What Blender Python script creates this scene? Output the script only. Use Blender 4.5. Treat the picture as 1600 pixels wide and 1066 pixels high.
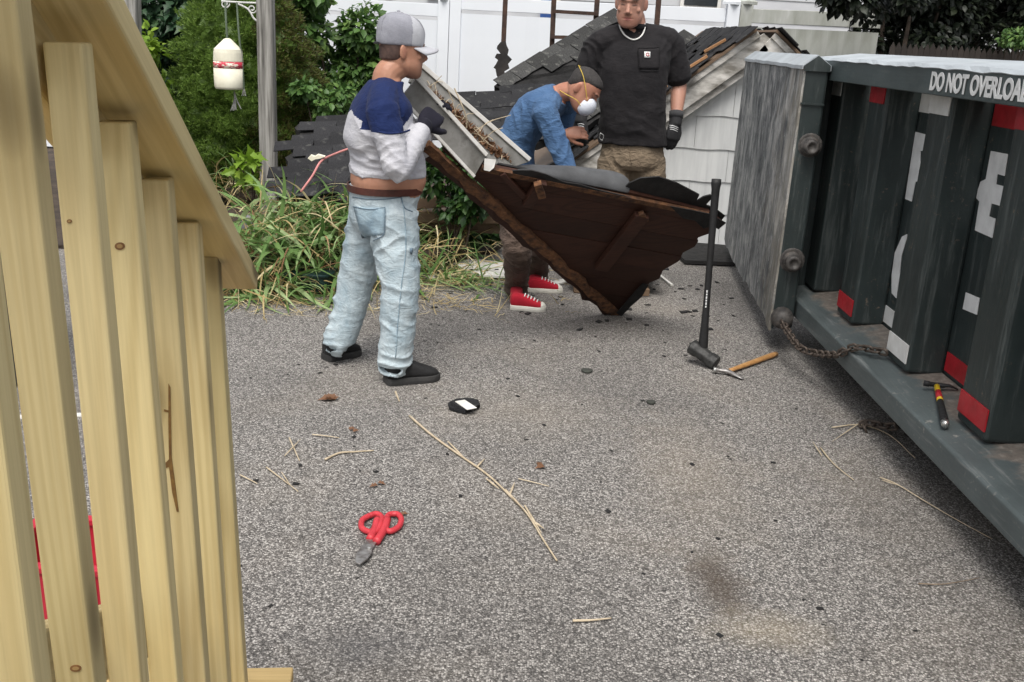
import bpy, bmesh, math, random
import numpy as np
from mathutils import Vector, Matrix
from mathutils.bvhtree import BVHTree
for _o in list(bpy.data.objects): bpy.data.objects.remove(_o)
scene = bpy.context.scene
col = scene.collection
rng = np.random.default_rng(7); random.seed(7)
R = math.radians
# ------------------------------------------------------------------ camera
CAM_H, PITCH, ROLL, FPX = 1.65, R(17.0), R(3.28), 1550.0     # eye height (m), tilt, roll, focal length in photo pixels
cam_d = bpy.data.cameras.new('camera'); cam = bpy.data.objects.new('camera', cam_d); col.objects.link(cam)
cam_d.sensor_width = 36.0; cam_d.lens = 36.0*FPX/1600.0; cam_d.clip_start = 0.02; cam_d.clip_end = 500
CM = Matrix.Rotation(math.pi/2-PITCH, 4, 'X') @ Matrix.Rotation(ROLL, 4, 'Z')
cam.matrix_world = Matrix.Translation((0, 0, CAM_H)) @ CM
scene.camera = cam
# ------------------------------------------------------------------ sky and sun (bright overcast)
SUN_EL, SUN_AZ = R(62), R(186)          # azimuth clockwise from +Y
world = bpy.data.worlds.new('World'); scene.world = world; world.use_nodes = True
wn = world.node_tree.nodes; wl = world.node_tree.links
sky = wn.new('ShaderNodeTexSky'); sky.sky_type = 'NISHITA'; sky.sun_disc = False
sky.sun_elevation = SUN_EL; sky.sun_rotation = SUN_AZ; sky.air_density = 1.0; sky.dust_density = 4.0; sky.ozone_density = 1.0
hsv = wn.new('ShaderNodeHueSaturation'); hsv.inputs['Saturation'].default_value = 0.22
wl.new(sky.outputs[0], hsv.inputs['Color']); wl.new(hsv.outputs[0], wn['Background'].inputs[0])
wn['Background'].inputs[1].default_value = 0.115
sun_d = bpy.data.lights.new('sun', 'SUN'); sun = bpy.data.objects.new('sun', sun_d); col.objects.link(sun)
sun_d.energy = 1.5; sun_d.angle = R(35); sun_d.color = (1.0, 0.95, 0.88)
sd = Vector((math.sin(SUN_AZ)*math.cos(SUN_EL), math.cos(SUN_AZ)*math.cos(SUN_EL), math.sin(SUN_EL)))
sun.rotation_euler = sd.to_track_quat('Z', 'Y').to_euler()
vs = scene.view_settings
vs.view_transform = 'Standard'; vs.look = 'None'; vs.exposure = 0.74; vs.gamma = 1.0; vs.use_curve_mapping = False
scene.cycles.max_bounces = 6; scene.cycles.use_denoising = True
# ------------------------------------------------------------------ helpers
def V(*a): return np.array(a if len(a) > 1 else a[0], float)
_M3 = np.array(CM.to_3x3()); _C = V(0, 0, CAM_H)
def ray(x, y): return _M3 @ V((x-800)/FPX, -(y-533)/FPX, -1.0)
def at(x, y, Y):            # the point at depth Y (metres in front of the camera) seen at photo pixel x, y
    d = ray(x, y); return _C + d*(Y/d[1])
def atX(x, y, X): d = ray(x, y); return _C + d*(X/d[0])
def on(x, y, z=0.0): d = ray(x, y); return _C + d*((z-CAM_H)/d[2])     # the point at height z
def onplane(x, y, p0, n): d = ray(x, y); return _C + d*(np.dot(p0-_C, n)/np.dot(d, n))
def nrm(v): v = np.asarray(v, float); return v/(np.linalg.norm(v)+1e-12)
UP = V(0, 0, 1)
ORG = {}
def tag(o, label=None, cat=None, group=None, kind=None):
    if label: o['label'] = label
    if cat: o['category'] = cat
    if group: o['group'] = group
    if kind: o['kind'] = kind
    return o
def thing(name, label, cat, loc, group=None):
    o = bpy.data.objects.new(name, None); col.objects.link(o); o.location = tuple(loc); o.empty_display_size = .1
    ORG[o] = np.asarray(loc, float); return tag(o, label, cat, group)
def link(name, me, parent=None, mat=None):
    o = bpy.data.objects.new(name, me); col.objects.link(o)
    if parent is not None: o.parent = parent; ORG[o] = ORG[parent]
    if mat is not None and not me.materials: me.materials.append(mat)
    return o
class MB:
    """collects shapes; build() links them as one mesh object"""
    def __init__(s): s.v = []; s.f = []; s.n = 0
    def add(s, v, f):
        v = np.asarray(v, float); s.v.append(v); s.f += [tuple(i+s.n for i in q) for q in f]; s.n += len(v); return s
    def box(s, c, size, rot=None):
        x, y, z = np.asarray(size, float)/2
        p = np.array([[-x,-y,-z],[x,-y,-z],[x,y,-z],[-x,y,-z],[-x,-y,z],[x,-y,z],[x,y,z],[-x,y,z]])
        if rot is not None: p = p @ np.asarray(rot).T
        return s.add(p+np.asarray(c), [(3,2,1,0),(4,5,6,7),(0,1,5,4),(1,2,6,5),(2,3,7,6),(3,0,4,7)])
    def bar(s, a, b, w, h, up=UP):
        a = np.asarray(a, float); b = np.asarray(b, float); d = nrm(b-a); r = np.cross(d, up)
        if np.linalg.norm(r) < 1e-6: r = np.cross(d, V(0, 1, 0))
        r = nrm(r); u = np.cross(r, d); rot = np.column_stack([d, r, u])
        return s.box((a+b)/2, (np.linalg.norm(b-a), w, h), rot)
    def prism(s, poly, off):
        poly = np.asarray(poly, float); n = len(poly); v = np.vstack([poly, poly+np.asarray(off)])
        f = [tuple(range(n))[::-1], tuple(range(n, 2*n))] + [(i, (i+1) % n, n+(i+1) % n, n+i) for i in range(n)]
        return s.add(v, f)
    def tube(s, pts, rad, n=10, ref=None, cap=True):
        v, f = tube(pts, rad, n, ref, cap); return s.add(v, f)
    def lathe(s, prof, c, axis=UP, n=20):
        axis = nrm(axis); r = np.cross(axis, V(1, 0, 0)); r = nrm(r if np.linalg.norm(r) > .1 else np.cross(axis, V(0, 1, 0))); u = np.cross(axis, r)
        v = []; 
        for rr, h in prof:
            for k in range(n):
                a = 2*math.pi*k/n; v.append(np.asarray(c)+axis*h+(r*math.cos(a)+u*math.sin(a))*rr)
        m = len(prof); f = [(i*n+k, i*n+(k+1) % n, (i+1)*n+(k+1) % n, (i+1)*n+k) for i in range(m-1) for k in range(n)]
        f += [tuple(range(n))[::-1], tuple(range((m-1)*n, m*n))]
        return s.add(v, f)
    def grid(s, P, closed=False):
        P = np.asarray(P, float); a, b = P.shape[:2]
        f = [(i*b+j, i*b+(j+1) % b, (i+1)*b+(j+1) % b, (i+1)*b+j) for i in range(a-1) for j in range(b if closed else b-1)]
        return s.add(P.reshape(-1, 3), f)
    def build(s, name, mat, parent=None, smooth=False, bevel=0.0, solid=0.0, sub=0):
        v = np.vstack(s.v)
        if parent is not None: org = ORG[parent]
        else: org = V(v[:, 0].mean(), v[:, 1].mean(), v[:, 2].min())
        me = bpy.data.meshes.new(name); me.from_pydata((v-org).tolist(), [], s.f); me.update()
        if smooth: me.polygons.foreach_set('use_smooth', np.ones(len(me.polygons), bool))
        o = link(name, me, parent, mat)
        if parent is None: o.location = tuple(org); ORG[o] = org
        bm = bmesh.new(); bm.from_mesh(me); bmesh.ops.recalc_face_normals(bm, faces=bm.faces); bm.to_mesh(me); bm.free()
        if solid: m = o.modifiers.new('solid', 'SOLIDIFY'); m.thickness = solid; m.offset = 0
        if sub: m = o.modifiers.new('sub', 'SUBSURF'); m.levels = m.render_levels = sub
        if bevel: m = o.modifiers.new('bevel', 'BEVEL'); m.width = bevel; m.segments = 2; m.limit_method = 'ANGLE'; m.angle_limit = R(40)
        return o
def catmull(P, n):
    P = np.asarray(P, float)
    if len(P) < 3 or n <= 1: return P
    Q = np.vstack([2*P[0]-P[1], P, 2*P[-1]-P[-2]]); out = []
    for i in range(len(P)-1):
        p0, p1, p2, p3 = Q[i:i+4]
        for k in range(n):
            t = k/n; out.append(.5*((2*p1)+(-p0+p2)*t+(2*p0-5*p1+4*p2-p3)*t*t+(-p0+3*p1-3*p2+p3)*t**3))
    out.append(P[-1]); return np.array(out)
def tube(pts, rad, n=10, ref=None, cap=True):
    """rings along pts; rad: number, list, or list of (a, b) along (ref, across)"""
    P = np.asarray(pts, float); m = len(P)
    rad = np.asarray(rad, float)
    if rad.ndim == 0: rad = np.full((m, 2), float(rad))
    elif rad.ndim == 1: rad = np.stack([rad, rad], 1)
    T = np.gradient(P, axis=0) if m > 1 else P*0+UP
    T = np.array([nrm(t) for t in T])
    if ref is None:
        ref = V(0, 0, 1) if abs(T[0][2]) < .9 else V(1, 0, 0)
    u = np.asarray(ref, float); rings = []; a = np.linspace(0, 2*math.pi, n, endpoint=False)
    for i in range(m):
        u = nrm(u-T[i]*np.dot(u, T[i])); w = np.cross(T[i], u)
        rings.append(P[i]+np.outer(np.cos(a)*rad[i, 0], u)+np.outer(np.sin(a)*rad[i, 1], w))
    v = np.vstack(rings)
    f = [(i*n+k, i*n+(k+1) % n, (i+1)*n+(k+1) % n, (i+1)*n+k) for i in range(m-1) for k in range(n)]
    if cap: f += [tuple(range(n))[::-1], tuple(range((m-1)*n, m*n))]
    return v, f
def loft(rings):
    """closed loft through rings (each k x 3)"""
    k = len(rings[0]); v = np.vstack(rings); m = len(rings)
    f = [(i*k+j, i*k+(j+1) % k, (i+1)*k+(j+1) % k, (i+1)*k+j) for i in range(m-1) for j in range(k)]
    f += [tuple(range(k))[::-1], tuple(range((m-1)*k, m*k))]
    return v, f
def ell(c, u, v, n=20, p=2.0):
    a = np.linspace(0, 2*math.pi, n, endpoint=False); ca, sa = np.cos(a), np.sin(a)
    return np.asarray(c)+np.outer(np.sign(ca)*np.abs(ca)**(2/p), u)+np.outer(np.sign(sa)*np.abs(sa)**(2/p), v)
def clip(poly, p, n):
    """keep the side of a 2-D polygon where (q-p).n >= 0"""
    out = []; m = len(poly)
    for i in range(m):
        a, b = poly[i], poly[(i+1) % m]; da, db = np.dot(a-p, n), np.dot(b-p, n)
        if da >= 0: out.append(a)
        if da*db < 0: out.append(a+(b-a)*da/(da-db))
    return out
def inside(poly, q):
    c = False; j = len(poly)-1
    for i in range(len(poly)):
        if (poly[i][1] > q[1]) != (poly[j][1] > q[1]) and q[0] < (poly[j][0]-poly[i][0])*(q[1]-poly[i][1])/(poly[j][1]-poly[i][1])+poly[i][0]: c = not c
        j = i
    return c
def pnoise(p, freq=1.0, seed=0, oct=3):
    """smooth pseudo noise in numpy, about -1..1"""
    r = np.random.default_rng(seed); p = np.asarray(p)*freq; out = np.zeros(len(p)); amp = 1.0; tot = 0
    for o in range(oct):
        w = p+.6*np.sin(p[:, [1, 2, 0]]*1.7+r.uniform(0, 6, 3))
        for k in range(4):
            d = r.normal(size=3); d /= np.linalg.norm(d); out += amp*np.sin(w @ d*2.2+r.uniform(0, 6.3))/2.2; 
        tot += amp; p = p*2.03+r.uniform(0, 9, 3); amp *= .5
    return out/tot
# ------------------------------------------------------------------ materials
MAT = {}
class NT:
    def __init__(s, name):
        s.m = bpy.data.materials.new(name); s.m.use_nodes = True; s.t = s.m.node_tree; s.b = s.t.nodes['Principled BSDF']; MAT[name] = s.m
    def n(s, typ, **kw):
        nd = s.t.nodes.new('ShaderNode'+typ)
        for k, v in kw.items():
            if k in nd.inputs.keys() if isinstance(k, str) else False: s.set(nd.inputs[k], v)
            else: setattr(nd, k, v)
        return nd
    def set(s, sock, v):
        if isinstance(v, bpy.types.NodeSocket): s.t.links.new(v, sock)
        else:
            if sock.type == 'RGBA' and len(v) == 3: v = (*v, 1)
            sock.default_value = v
    def coord(s, scale=(1, 1, 1), kind='Object', rot=(0, 0, 0)):
        tc = s.n('TexCoord'); mp = s.n('Mapping'); s.t.links.new(tc.outputs[kind], mp.inputs[0]); mp.inputs['Scale'].default_value = scale; mp.inputs['Rotation'].default_value = rot
        return mp.outputs[0]
    def noise(s, vec, scale, detail=5, rough=.55, dist=0):
        nd = s.n('TexNoise'); s.set(nd.inputs['Vector'], vec); nd.inputs['Scale'].default_value = scale; nd.inputs['Detail'].default_value = detail; nd.inputs['Roughness'].default_value = rough; nd.inputs['Distortion'].default_value = dist
        return nd.outputs[0]
    def ramp(s, fac, stops):
        nd = s.n('ValToRGB'); s.set(nd.inputs[0], fac); e = nd.color_ramp.elements
        while len(e) < len(stops): e.new(.5)
        for q, (p, c) in zip(e, stops): q.position = p; q.color = (*c, 1) if len(c) == 3 else c
        return nd.outputs[0]
    def rng(s, fac, a, b, c=0., d=1.):
        nd = s.n('MapRange'); s.set(nd.inputs[0], fac); nd.inputs[1].default_value = a; nd.inputs[2].default_value = b; nd.inputs[3].default_value = c; nd.inputs[4].default_value = d
        return nd.outputs[0]
    def mix(s, fac, a, b, mode='MIX'):
        nd = s.n('Mix'); nd.data_type = 'RGBA'; nd.blend_type = mode; s.set(nd.inputs[0], fac); s.set(nd.inputs[6], a); s.set(nd.inputs[7], b); return nd.outputs[2]
    def math(s, op, a, b=0.0):
        nd = s.n('Math'); nd.operation = op; s.set(nd.inputs[0], a); s.set(nd.inputs[1], b); return nd.outputs[0]
    def bump(s, h, strength=.3, dist=.01, prev=None):
        nd = s.n('Bump'); nd.inputs['Strength'].default_value = strength; nd.inputs['Distance'].default_value = dist; s.set(nd.inputs['Height'], h)
        if prev is not None: s.set(nd.inputs['Normal'], prev)
        return nd.outputs[0]
    def out(s, col=None, rough=None, bump=None, metal=None, spec=None, alpha=None):
        for k, v in (('Base Color', col), ('Roughness', rough), ('Normal', bump), ('Metallic', metal), ('Specular IOR Level', spec)):
            if v is not None: s.set(s.b.inputs[k], v)
        return s.m
def simple(name, c, c2=None, rough=.6, vscale=6, bscale=60, bump=.15, bdist=.003, metal=0, spec=.4, stretch=(1, 1, 1), c3=None, rnd=.0):
    t = NT(name); co = t.coord(stretch); c2 = c2 or tuple(x*.7 for x in c)
    n1 = t.noise(co, vscale, 6, .6); stops = [(.35, c2), (.62, c)] + ([(.78, c3)] if c3 else [])
    cl = t.ramp(n1, stops)
    if rnd:
        oi = t.n('ObjectInfo'); v = t.rng(oi.outputs['Random'], 0, 1, 1-rnd, 1+rnd); hs = t.n('HueSaturation'); t.set(hs.inputs['Color'], cl); t.set(hs.inputs['Value'], v); cl = hs.outputs[0]
    bp = t.bump(t.noise(co, bscale, 4), bump, bdist) if bump else None
    rf = t.rng(t.noise(co, vscale*3, 3), .3, .7, max(0, rough-.1), min(1, rough+.1))
    return t.out(cl, rf, bp, metal, spec)
def leafmat(name, c1, c2, c3=None, rough=.45, trans=.25):
    t = NT(name); g = t.n('NewGeometry'); cl = t.ramp(g.outputs['Random Per Island'], [(0, c1), (.6, c2), (1, c3 or c2)])
    t.out(cl, rough, None, 0, .35)
    tr = t.n('BsdfTranslucent'); t.set(tr.inputs[0], cl); ms = t.n('MixShader'); ms.inputs[0].default_value = trans
    t.t.links.new(t.b.outputs[0], ms.inputs[1]); t.t.links.new(tr.outputs[0], ms.inputs[2]); t.t.links.new(ms.outputs[0], t.t.nodes['Material Output'].inputs[0])
    return t.m
def ground_mat():
    t = NT('exposed_aggregate'); co = t.coord((1, 1, 1))
    vo = t.n('TexVoronoi'); t.set(vo.inputs['Vector'], co); vo.inputs['Scale'].default_value = 155; vo.inputs['Randomness'].default_value = 1
    sp = t.n('SeparateColor'); t.set(sp.inputs[0], vo.outputs['Color'])
    stone = t.ramp(sp.outputs[0], [(0, (.06, .055, .05)), (.25, (.145, .133, .122)), (.5, (.30, .278, .257)), (.75, (.55, .518, .482)), (1, (.84, .80, .75))])
    edge = t.rng(vo.outputs['Distance'], .3, .7, 1., .3)          # tar between the stones
    c1 = t.mix(edge, (.03, .028, .028), stone)
    v2 = t.n('TexVoronoi'); t.set(v2.inputs['Vector'], co); v2.inputs['Scale'].default_value = 300
    s2 = t.n('SeparateColor'); t.set(s2.inputs[0], v2.outputs['Color'])
    fine = t.ramp(s2.outputs[1], [(0, (.03, .03, .03)), (.6, (.12, .115, .11)), (1, (.5, .48, .45))])
    c1 = t.mix(.35, c1, fine)
    big = t.noise(co, .9, 5, .6, .4)
    tan = t.rng(big, .50, .70, 0., .34)
    c2 = t.mix(tan, c1, t.mix(.55, c1, (.36, .30, .225)))            # sandy dirt ground into the surface
    dk = t.rng(t.noise(co, .62, 6, .66), .46, .66, 0., .34)
    c3 = t.mix(dk, c2, (.055, .052, .05))
    # oil and dirt stains, and two broad darker patches, with a shape of their own
    stain = None
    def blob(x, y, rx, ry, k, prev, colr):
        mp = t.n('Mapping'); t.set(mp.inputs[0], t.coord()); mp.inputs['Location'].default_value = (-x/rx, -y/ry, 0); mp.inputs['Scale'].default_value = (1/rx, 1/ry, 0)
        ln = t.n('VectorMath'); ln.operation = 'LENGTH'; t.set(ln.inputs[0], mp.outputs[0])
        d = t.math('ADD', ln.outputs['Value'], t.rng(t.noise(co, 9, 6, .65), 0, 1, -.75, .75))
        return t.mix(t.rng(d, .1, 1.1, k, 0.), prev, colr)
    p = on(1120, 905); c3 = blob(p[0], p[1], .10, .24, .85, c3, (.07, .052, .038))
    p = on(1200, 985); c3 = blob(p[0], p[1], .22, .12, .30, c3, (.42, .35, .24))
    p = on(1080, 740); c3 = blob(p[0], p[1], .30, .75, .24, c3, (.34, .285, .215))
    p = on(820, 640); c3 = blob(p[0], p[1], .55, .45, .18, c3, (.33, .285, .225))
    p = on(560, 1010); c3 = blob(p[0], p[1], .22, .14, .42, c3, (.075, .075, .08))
    p = on(900, 500); c3 = blob(p[0], p[1], .8, .5, .45, c3, (.06, .052, .046))  # broad darker patch below the roof section
    p = on(1180, 470); c3 = blob(p[0], p[1], .45, .8, .4, c3, (.055, .05, .046))  # broad darker patch along the foot of the open door
    h = t.math('ADD', t.math('MULTIPLY', vo.outputs['Distance'], -1.0), t.math('MULTIPLY', v2.outputs['Distance'], -.3))
    b = t.bump(h, .75, .006)
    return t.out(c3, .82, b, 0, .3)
def wood_mat(name, light, dark, knots=True, scale=1.0, axis='Z', rnd=.12, grain=.5, green=None):
    t = NT(name); tc = t.n('TexCoord'); oi = t.n('ObjectInfo')
    off = t.n('VectorMath'); off.operation = 'MULTIPLY_ADD'; t.set(off.inputs[0], oi.outputs['Random']); off.inputs[1].default_value = (7.3, 5.1, 9.7); t.set(off.inputs[2], tc.outputs['Object'])
    def mapped(sx, sl):
        mp = t.n('Mapping'); t.set(mp.inputs[0], off.outputs[0]); s = [sx*scale]*3; s['XYZ'.index(axis)] = sl*scale; mp.inputs['Scale'].default_value = s; return mp.outputs[0]
    warp = t.noise(mapped(6, 1.2), 1.0, 2, .5)
    gn = t.noise(mapped(7.5, .42), 1.0, 1.2, .45)                       # contour lines of a stretched noise read as cathedral grain
    ring = t.math('SINE', t.math('MULTIPLY', gn, 105.0)); band = t.math('MULTIPLY', t.rng(ring, -.35, 1., 0, 1), t.math('MULTIPLY', t.rng(t.noise(mapped(3, 1.1), 1.0, 2), .3, .7, .35, 1.0), grain))
    fibre = t.noise(mapped(150, 4), 1.0, 4, .6)
    c = t.mix(band, light, dark)
    c = t.mix(t.rng(fibre, .35, .7, .28, 0.), c, tuple(x*.55 for x in dark))
    c = t.mix(t.rng(warp, .45, .7, 0, .5), c, green or tuple(x*.82 for x in light))
    if knots:
        vo = t.n('TexVoronoi'); t.set(vo.inputs['Vector'], mapped(8, 3.0)); vo.inputs['Scale'].default_value = 1.0
        k = t.rng(vo.outputs['Distance'], .10, .19, 1., 0.); k2 = t.rng(vo.outputs['Distance'], .13, .34, .55, 0.); c = t.mix(k2, c, tuple(x*.75 for x in dark)); c = t.mix(t.math('MULTIPLY', k, .8), c, tuple(x*.25 for x in dark))
    hs = t.n('HueSaturation'); t.set(hs.inputs['Color'], c); t.set(hs.inputs['Value'], t.rng(oi.outputs['Random'], 0, 1, 1-rnd, 1+rnd))
    b = t.bump(fibre, .25, .002)
    return t.out(hs.outputs[0], .62, b, 0, .3)
def steel_paint(name, base, worn, rust, wear=.5, rough=.42, vert=True):
    t = NT(name); co = t.coord(); cs = t.coord((9, 9, .7) if vert else (9, .7, 9))
    big = t.noise(co, 2.2, 6, .65); st = t.noise(cs, 3.0, 6, .7); spk = t.noise(co, 38, 5, .7)
    c = t.mix(t.rng(big, .35, .7), tuple(x*.78 for x in base), tuple(x*1.18 for x in base))
    c = t.mix(t.rng(st, .55, .72, 0, .75*wear), c, worn)
    c = t.mix(t.math('MULTIPLY', t.rng(spk, .6, .68, 0, 1), t.rng(big, .45, .62, 0, wear)), c, rust)
    b = t.bump(t.noise(co, 14, 5, .6), .25, .006); b = t.bump(spk, .12, .002, b)
    return t.out(c, t.rng(st, .3, .75, rough-.08, rough+.25), b, 0, .5)
def sill_mat():
    m = steel_paint('dumpster_sill_paint', (.085, .104, .106), (.23, .24, .235), (.36, .34, .31), .95, .5, vert=False)
    t = NT.__new__(NT); t.m = m; t.t = m.node_tree; t.b = t.t.nodes['Principled BSDF']
    old = t.b.inputs['Base Color'].links[0].from_socket; co = t.coord(); sp = t.n('SeparateXYZ'); t.set(sp.inputs[0], co)
    d = t.math('ADD', sp.outputs[0], t.rng(t.noise(co, 3.5, 6, .7), .3, .7, -.13, .10))            # dirt drifts against the wall
    dirt = t.ramp(t.noise(co, 30, 5, .7), [(.3, (.11, .092, .078)), (.55, (.20, .168, .142)), (.75, (.36, .335, .305))])
    t.set(t.b.inputs['Base Color'], t.mix(t.rng(d, -1.04, -.965, 0, .85), old, dirt)); return m
def door_mat():
    t = NT('scraped_door_face'); co = t.coord(); cs = t.coord((2.4, 2.0, 1.1)); cf = t.coord((13, 8, 1.5)); cg = t.coord((9, 6, 2.1), 'Object', (.06, .05, 0))
    pa = t.noise(cs, 3.2, 8, .72, .5); c = t.ramp(pa, [(.36, (.030, .036, .042)), (.44, (.10, .11, .116)), (.51, (.20, .208, .21)), (.58, (.34, .342, .335)), (.68, (.54, .53, .51))])
    f1 = t.noise(cf, 2.6, 9, .8, .35); f2 = t.noise(cg, 2.4, 9, .8, .5)
    c = t.mix(t.rng(f1, .53, .62, 0, .75), c, (.56, .56, .55)); c = t.mix(t.rng(f2, .56, .66, 0, .7), c, (.035, .042, .048)); c = t.mix(t.rng(t.noise(cg, 5, 5, .7), .63, .69, 0, .8), c, (.66, .65, .63))
    sp = t.n('SeparateXYZ'); t.set(sp.inputs[0], co); w = t.math('ADD', sp.outputs[1], t.rng(t.noise(cs, 5, 5, .6), .3, .7, -.5, .5))
    c = t.mix(t.rng(w, 3.0, 3.75, .5, 0.), c, (.30, .265, .205))                                  # bare, yellowed strip by the hinge edge
    b = t.bump(pa, .3, .010); b = t.bump(f1, .2, .003, b)
    return t.out(c, t.rng(f1, .3, .7, .5, .8), b, 0, .4)
def fabric(name, c1, c2, weave=900, rough=.85, fold=.0, vs=9, stretch=(1, 1, 1), amt=.25):
    t = NT(name); co = t.coord(); n1 = t.noise(t.coord(stretch), vs, 6, .62, .3)
    c = t.mix(t.rng(n1, .35, .68), c2, c1); c = t.mix(t.rng(t.noise(co, 300, 2), .3, .7, 0, amt), c, tuple(x*.6 for x in c2))
    b = t.bump(t.noise(co, 260, 3), .3, .0015)
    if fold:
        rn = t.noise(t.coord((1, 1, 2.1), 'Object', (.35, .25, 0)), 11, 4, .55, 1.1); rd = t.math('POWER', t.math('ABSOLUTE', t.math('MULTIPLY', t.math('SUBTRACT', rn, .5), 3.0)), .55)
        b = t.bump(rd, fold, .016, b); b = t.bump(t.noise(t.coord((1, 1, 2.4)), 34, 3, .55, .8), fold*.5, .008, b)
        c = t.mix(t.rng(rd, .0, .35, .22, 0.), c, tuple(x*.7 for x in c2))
    m = t.out(c, rough, b, 0, .15); t.b.inputs['Sheen Weight'].default_value = .04; return m
def skin(name, c, c2):
    t = NT(name); co = t.coord(); a = t.n('Attribute'); a.attribute_name = 'tint'
    c0 = t.mix(t.rng(t.noise(co, 14, 5, .6), .35, .7), c2, c)
    c0 = t.mix(a.outputs['Alpha'], c0, a.outputs['Color'])
    b = t.bump(t.noise(co, 160, 4), .15, .002)
    m = t.out(c0, .5, b, 0, .4); t.b.inputs['Subsurface Weight'].default_value = .08; t.b.inputs['Subsurface Radius'].default_value = (.01, .004, .002); return m
def shingle_mat(name, c1, c2, c3, moss=.3):
    t = NT(name); co = t.coord(); oi = t.n('ObjectInfo')
    c = t.ramp(t.noise(co, 190, 3, .7), [(.3, c1), (.55, c2), (.75, c3)])
    hs = t.n('HueSaturation'); t.set(hs.inputs['Color'], c); t.set(hs.inputs['Value'], t.rng(oi.outputs['Random'], 0, 1, .75, 1.25))
    c = t.mix(t.rng(t.noise(co, 13, 5, .65), .58, .7, 0, moss), hs.outputs[0], (.22, .22, .20))
    return t.out(c, .9, t.bump(t.noise(co, 150, 3), .5, .004), 0, .2)
ground_mat()
wood_mat('treated_pine', (.74, .61, .325), (.50, .365, .15), green=(.62, .53, .26), grain=.6)
wood_mat('treated_pine_slope', (.70, .57, .30), (.48, .35, .145), axis='Y', green=(.58, .49, .24), grain=.6)
wood_mat('fresh_tread', (.66, .48, .22), (.48, .31, .11), axis='X', knots=False)
simple('grey_post_wood', (.36, .35, .325), (.10, .095, .085), .85, 2.2, 40, .5, .006, stretch=(16, 16, .7), c3=(.48, .47, .44))
simple('weathered_trim', (.62, .60, .56), (.20, .185, .16), .75, 5, 60, .3, stretch=(1.2, 1, 3), c3=(.72, .70, .67), rnd=.1)
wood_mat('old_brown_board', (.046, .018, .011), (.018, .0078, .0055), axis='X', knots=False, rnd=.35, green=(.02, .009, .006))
simple('broken_edge_wood', (.15, .068, .03), (.035, .018, .012), .85, 11, 70, .6, .006, c3=(.26, .13, .06), stretch=(2, 1, 3), rnd=.2)
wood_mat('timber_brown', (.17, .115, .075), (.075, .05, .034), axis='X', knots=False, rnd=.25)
wood_mat('rotten_orange_wood', (.42, .22, .10), (.20, .10, .05), axis='X', knots=False)
wood_mat('timber_dark', (.035, .028, .024), (.018, .014, .012), axis='Z', knots=False, rnd=.25)
simple('gutter_board', (.27, .265, .25), (.15, .145, .13), .8, 9, 90, .35, c3=(.12, .112, .10))
simple('white_trim_paint', (.74, .73, .70), (.60, .58, .53), .6, 9, 60, .15)
simple('vinyl_white', (.79, .82, .86), (.76, .79, .83), .38, 2, 40, .02, rnd=.012)
simple('vinyl_stained', (.44, .45, .42), (.29, .30, .26), .5, 3.2, 40, .05, stretch=(2, 2, .5), c3=(.56, .57, .56), rnd=.03)
simple('asbestos_siding', (.63, .64, .63), (.54, .55, .545), .7, 3, 120, .15, stretch=(7, 7, .6), rnd=.03)
simple('shed_wall_dark', (.10, .095, .09), None, .8)
shingle_mat('shingle_dark', (.012, .012, .013), (.026, .026, .028), (.06, .06, .063), .3)
shingle_mat('shingle_mossy', (.02, .02, .02), (.048, .048, .047), (.13, .13, .125), .75)
simple('tar_paper', (.018, .017, .017), (.008, .008, .008), .75, 8, 60, .4, .006)
simple('rolled_roofing', (.085, .088, .092), (.045, .046, .049), .7, 5, 220, .3, c3=(.16, .165, .17))
simple('rusty_iron', (.075, .042, .03), (.03, .02, .017), .85, 14, 90, .4)
steel_paint('dumpster_green', (.024, .034, .034), (.12, .135, .13), (.15, .115, .085), .85)
steel_paint('dumpster_rail_paint', (.062, .082, .084), (.16, .17, .165), (.24, .21, .17), .6, .46, vert=False)
sill_mat()
steel_paint('peeling_sky_lit_paint', (.42, .46, .49), (.55, .59, .61), (.16, .18, .18), .8, .42, vert=False)  # faded, peeling paint with the sky's reflection put into its pale base colour
simple('dirt_on_ledge', (.26, .19, .14), (.15, .11, .085), .95, 9, 70, .8, .008, c3=(.34, .30, .26))
door_mat()
simple('greasy_steel', (.085, .078, .072), (.03, .028, .028), .55, 25, 90, .5, .004, c3=(.13, .10, .085))
simple('rusty_chain', (.125, .10, .082), (.05, .038, .032), .62, 40, 200, .4, .002, metal=.4)
simple('tape_white', (.72, .73, .72), (.58, .58, .56), .4, 9, 200, .1)
simple('tape_red', (.42, .018, .028), (.30, .015, .02), .4, 9, 200, .1)
simple('paint_letter', (.76, .77, .77), (.64, .65, .65), .5, 14, 60, .05)
simple('black_rubber', (.018, .018, .019), (.012, .012, .012), .6, 20, 150, .2)
simple('sledge_steel', (.06, .06, .058), (.022, .022, .022), .55, 22, 70, .6, .004, metal=.3)
simple('hammer_steel', (.42, .41, .40), (.16, .14, .13), .42, 30, 60, .2, metal=.7)
simple('hickory', (.50, .27, .10), (.34, .17, .06), .5, 8, 90, .1, stretch=(4, 4, 4))
simple('yellow_plastic', (.75, .50, .02), None, .4)
simple('red_grip', (.56, .045, .06), (.46, .035, .046), .48, 30, 90, .2, c3=(.58, .06, .07))
simple('red_plastic', (.52, .03, .055), (.42, .02, .04), .42, 6, 60, .06)
simple('dark_green_plastic', (.012, .035, .035), (.008, .022, .022), .35, 6, 60, .05)
simple('grey_plastic', (.22, .22, .24), None, .5)
simple('buoy_white', (.80, .77, .63), (.66, .62, .49), .6, 6, 60, .15)
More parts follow.
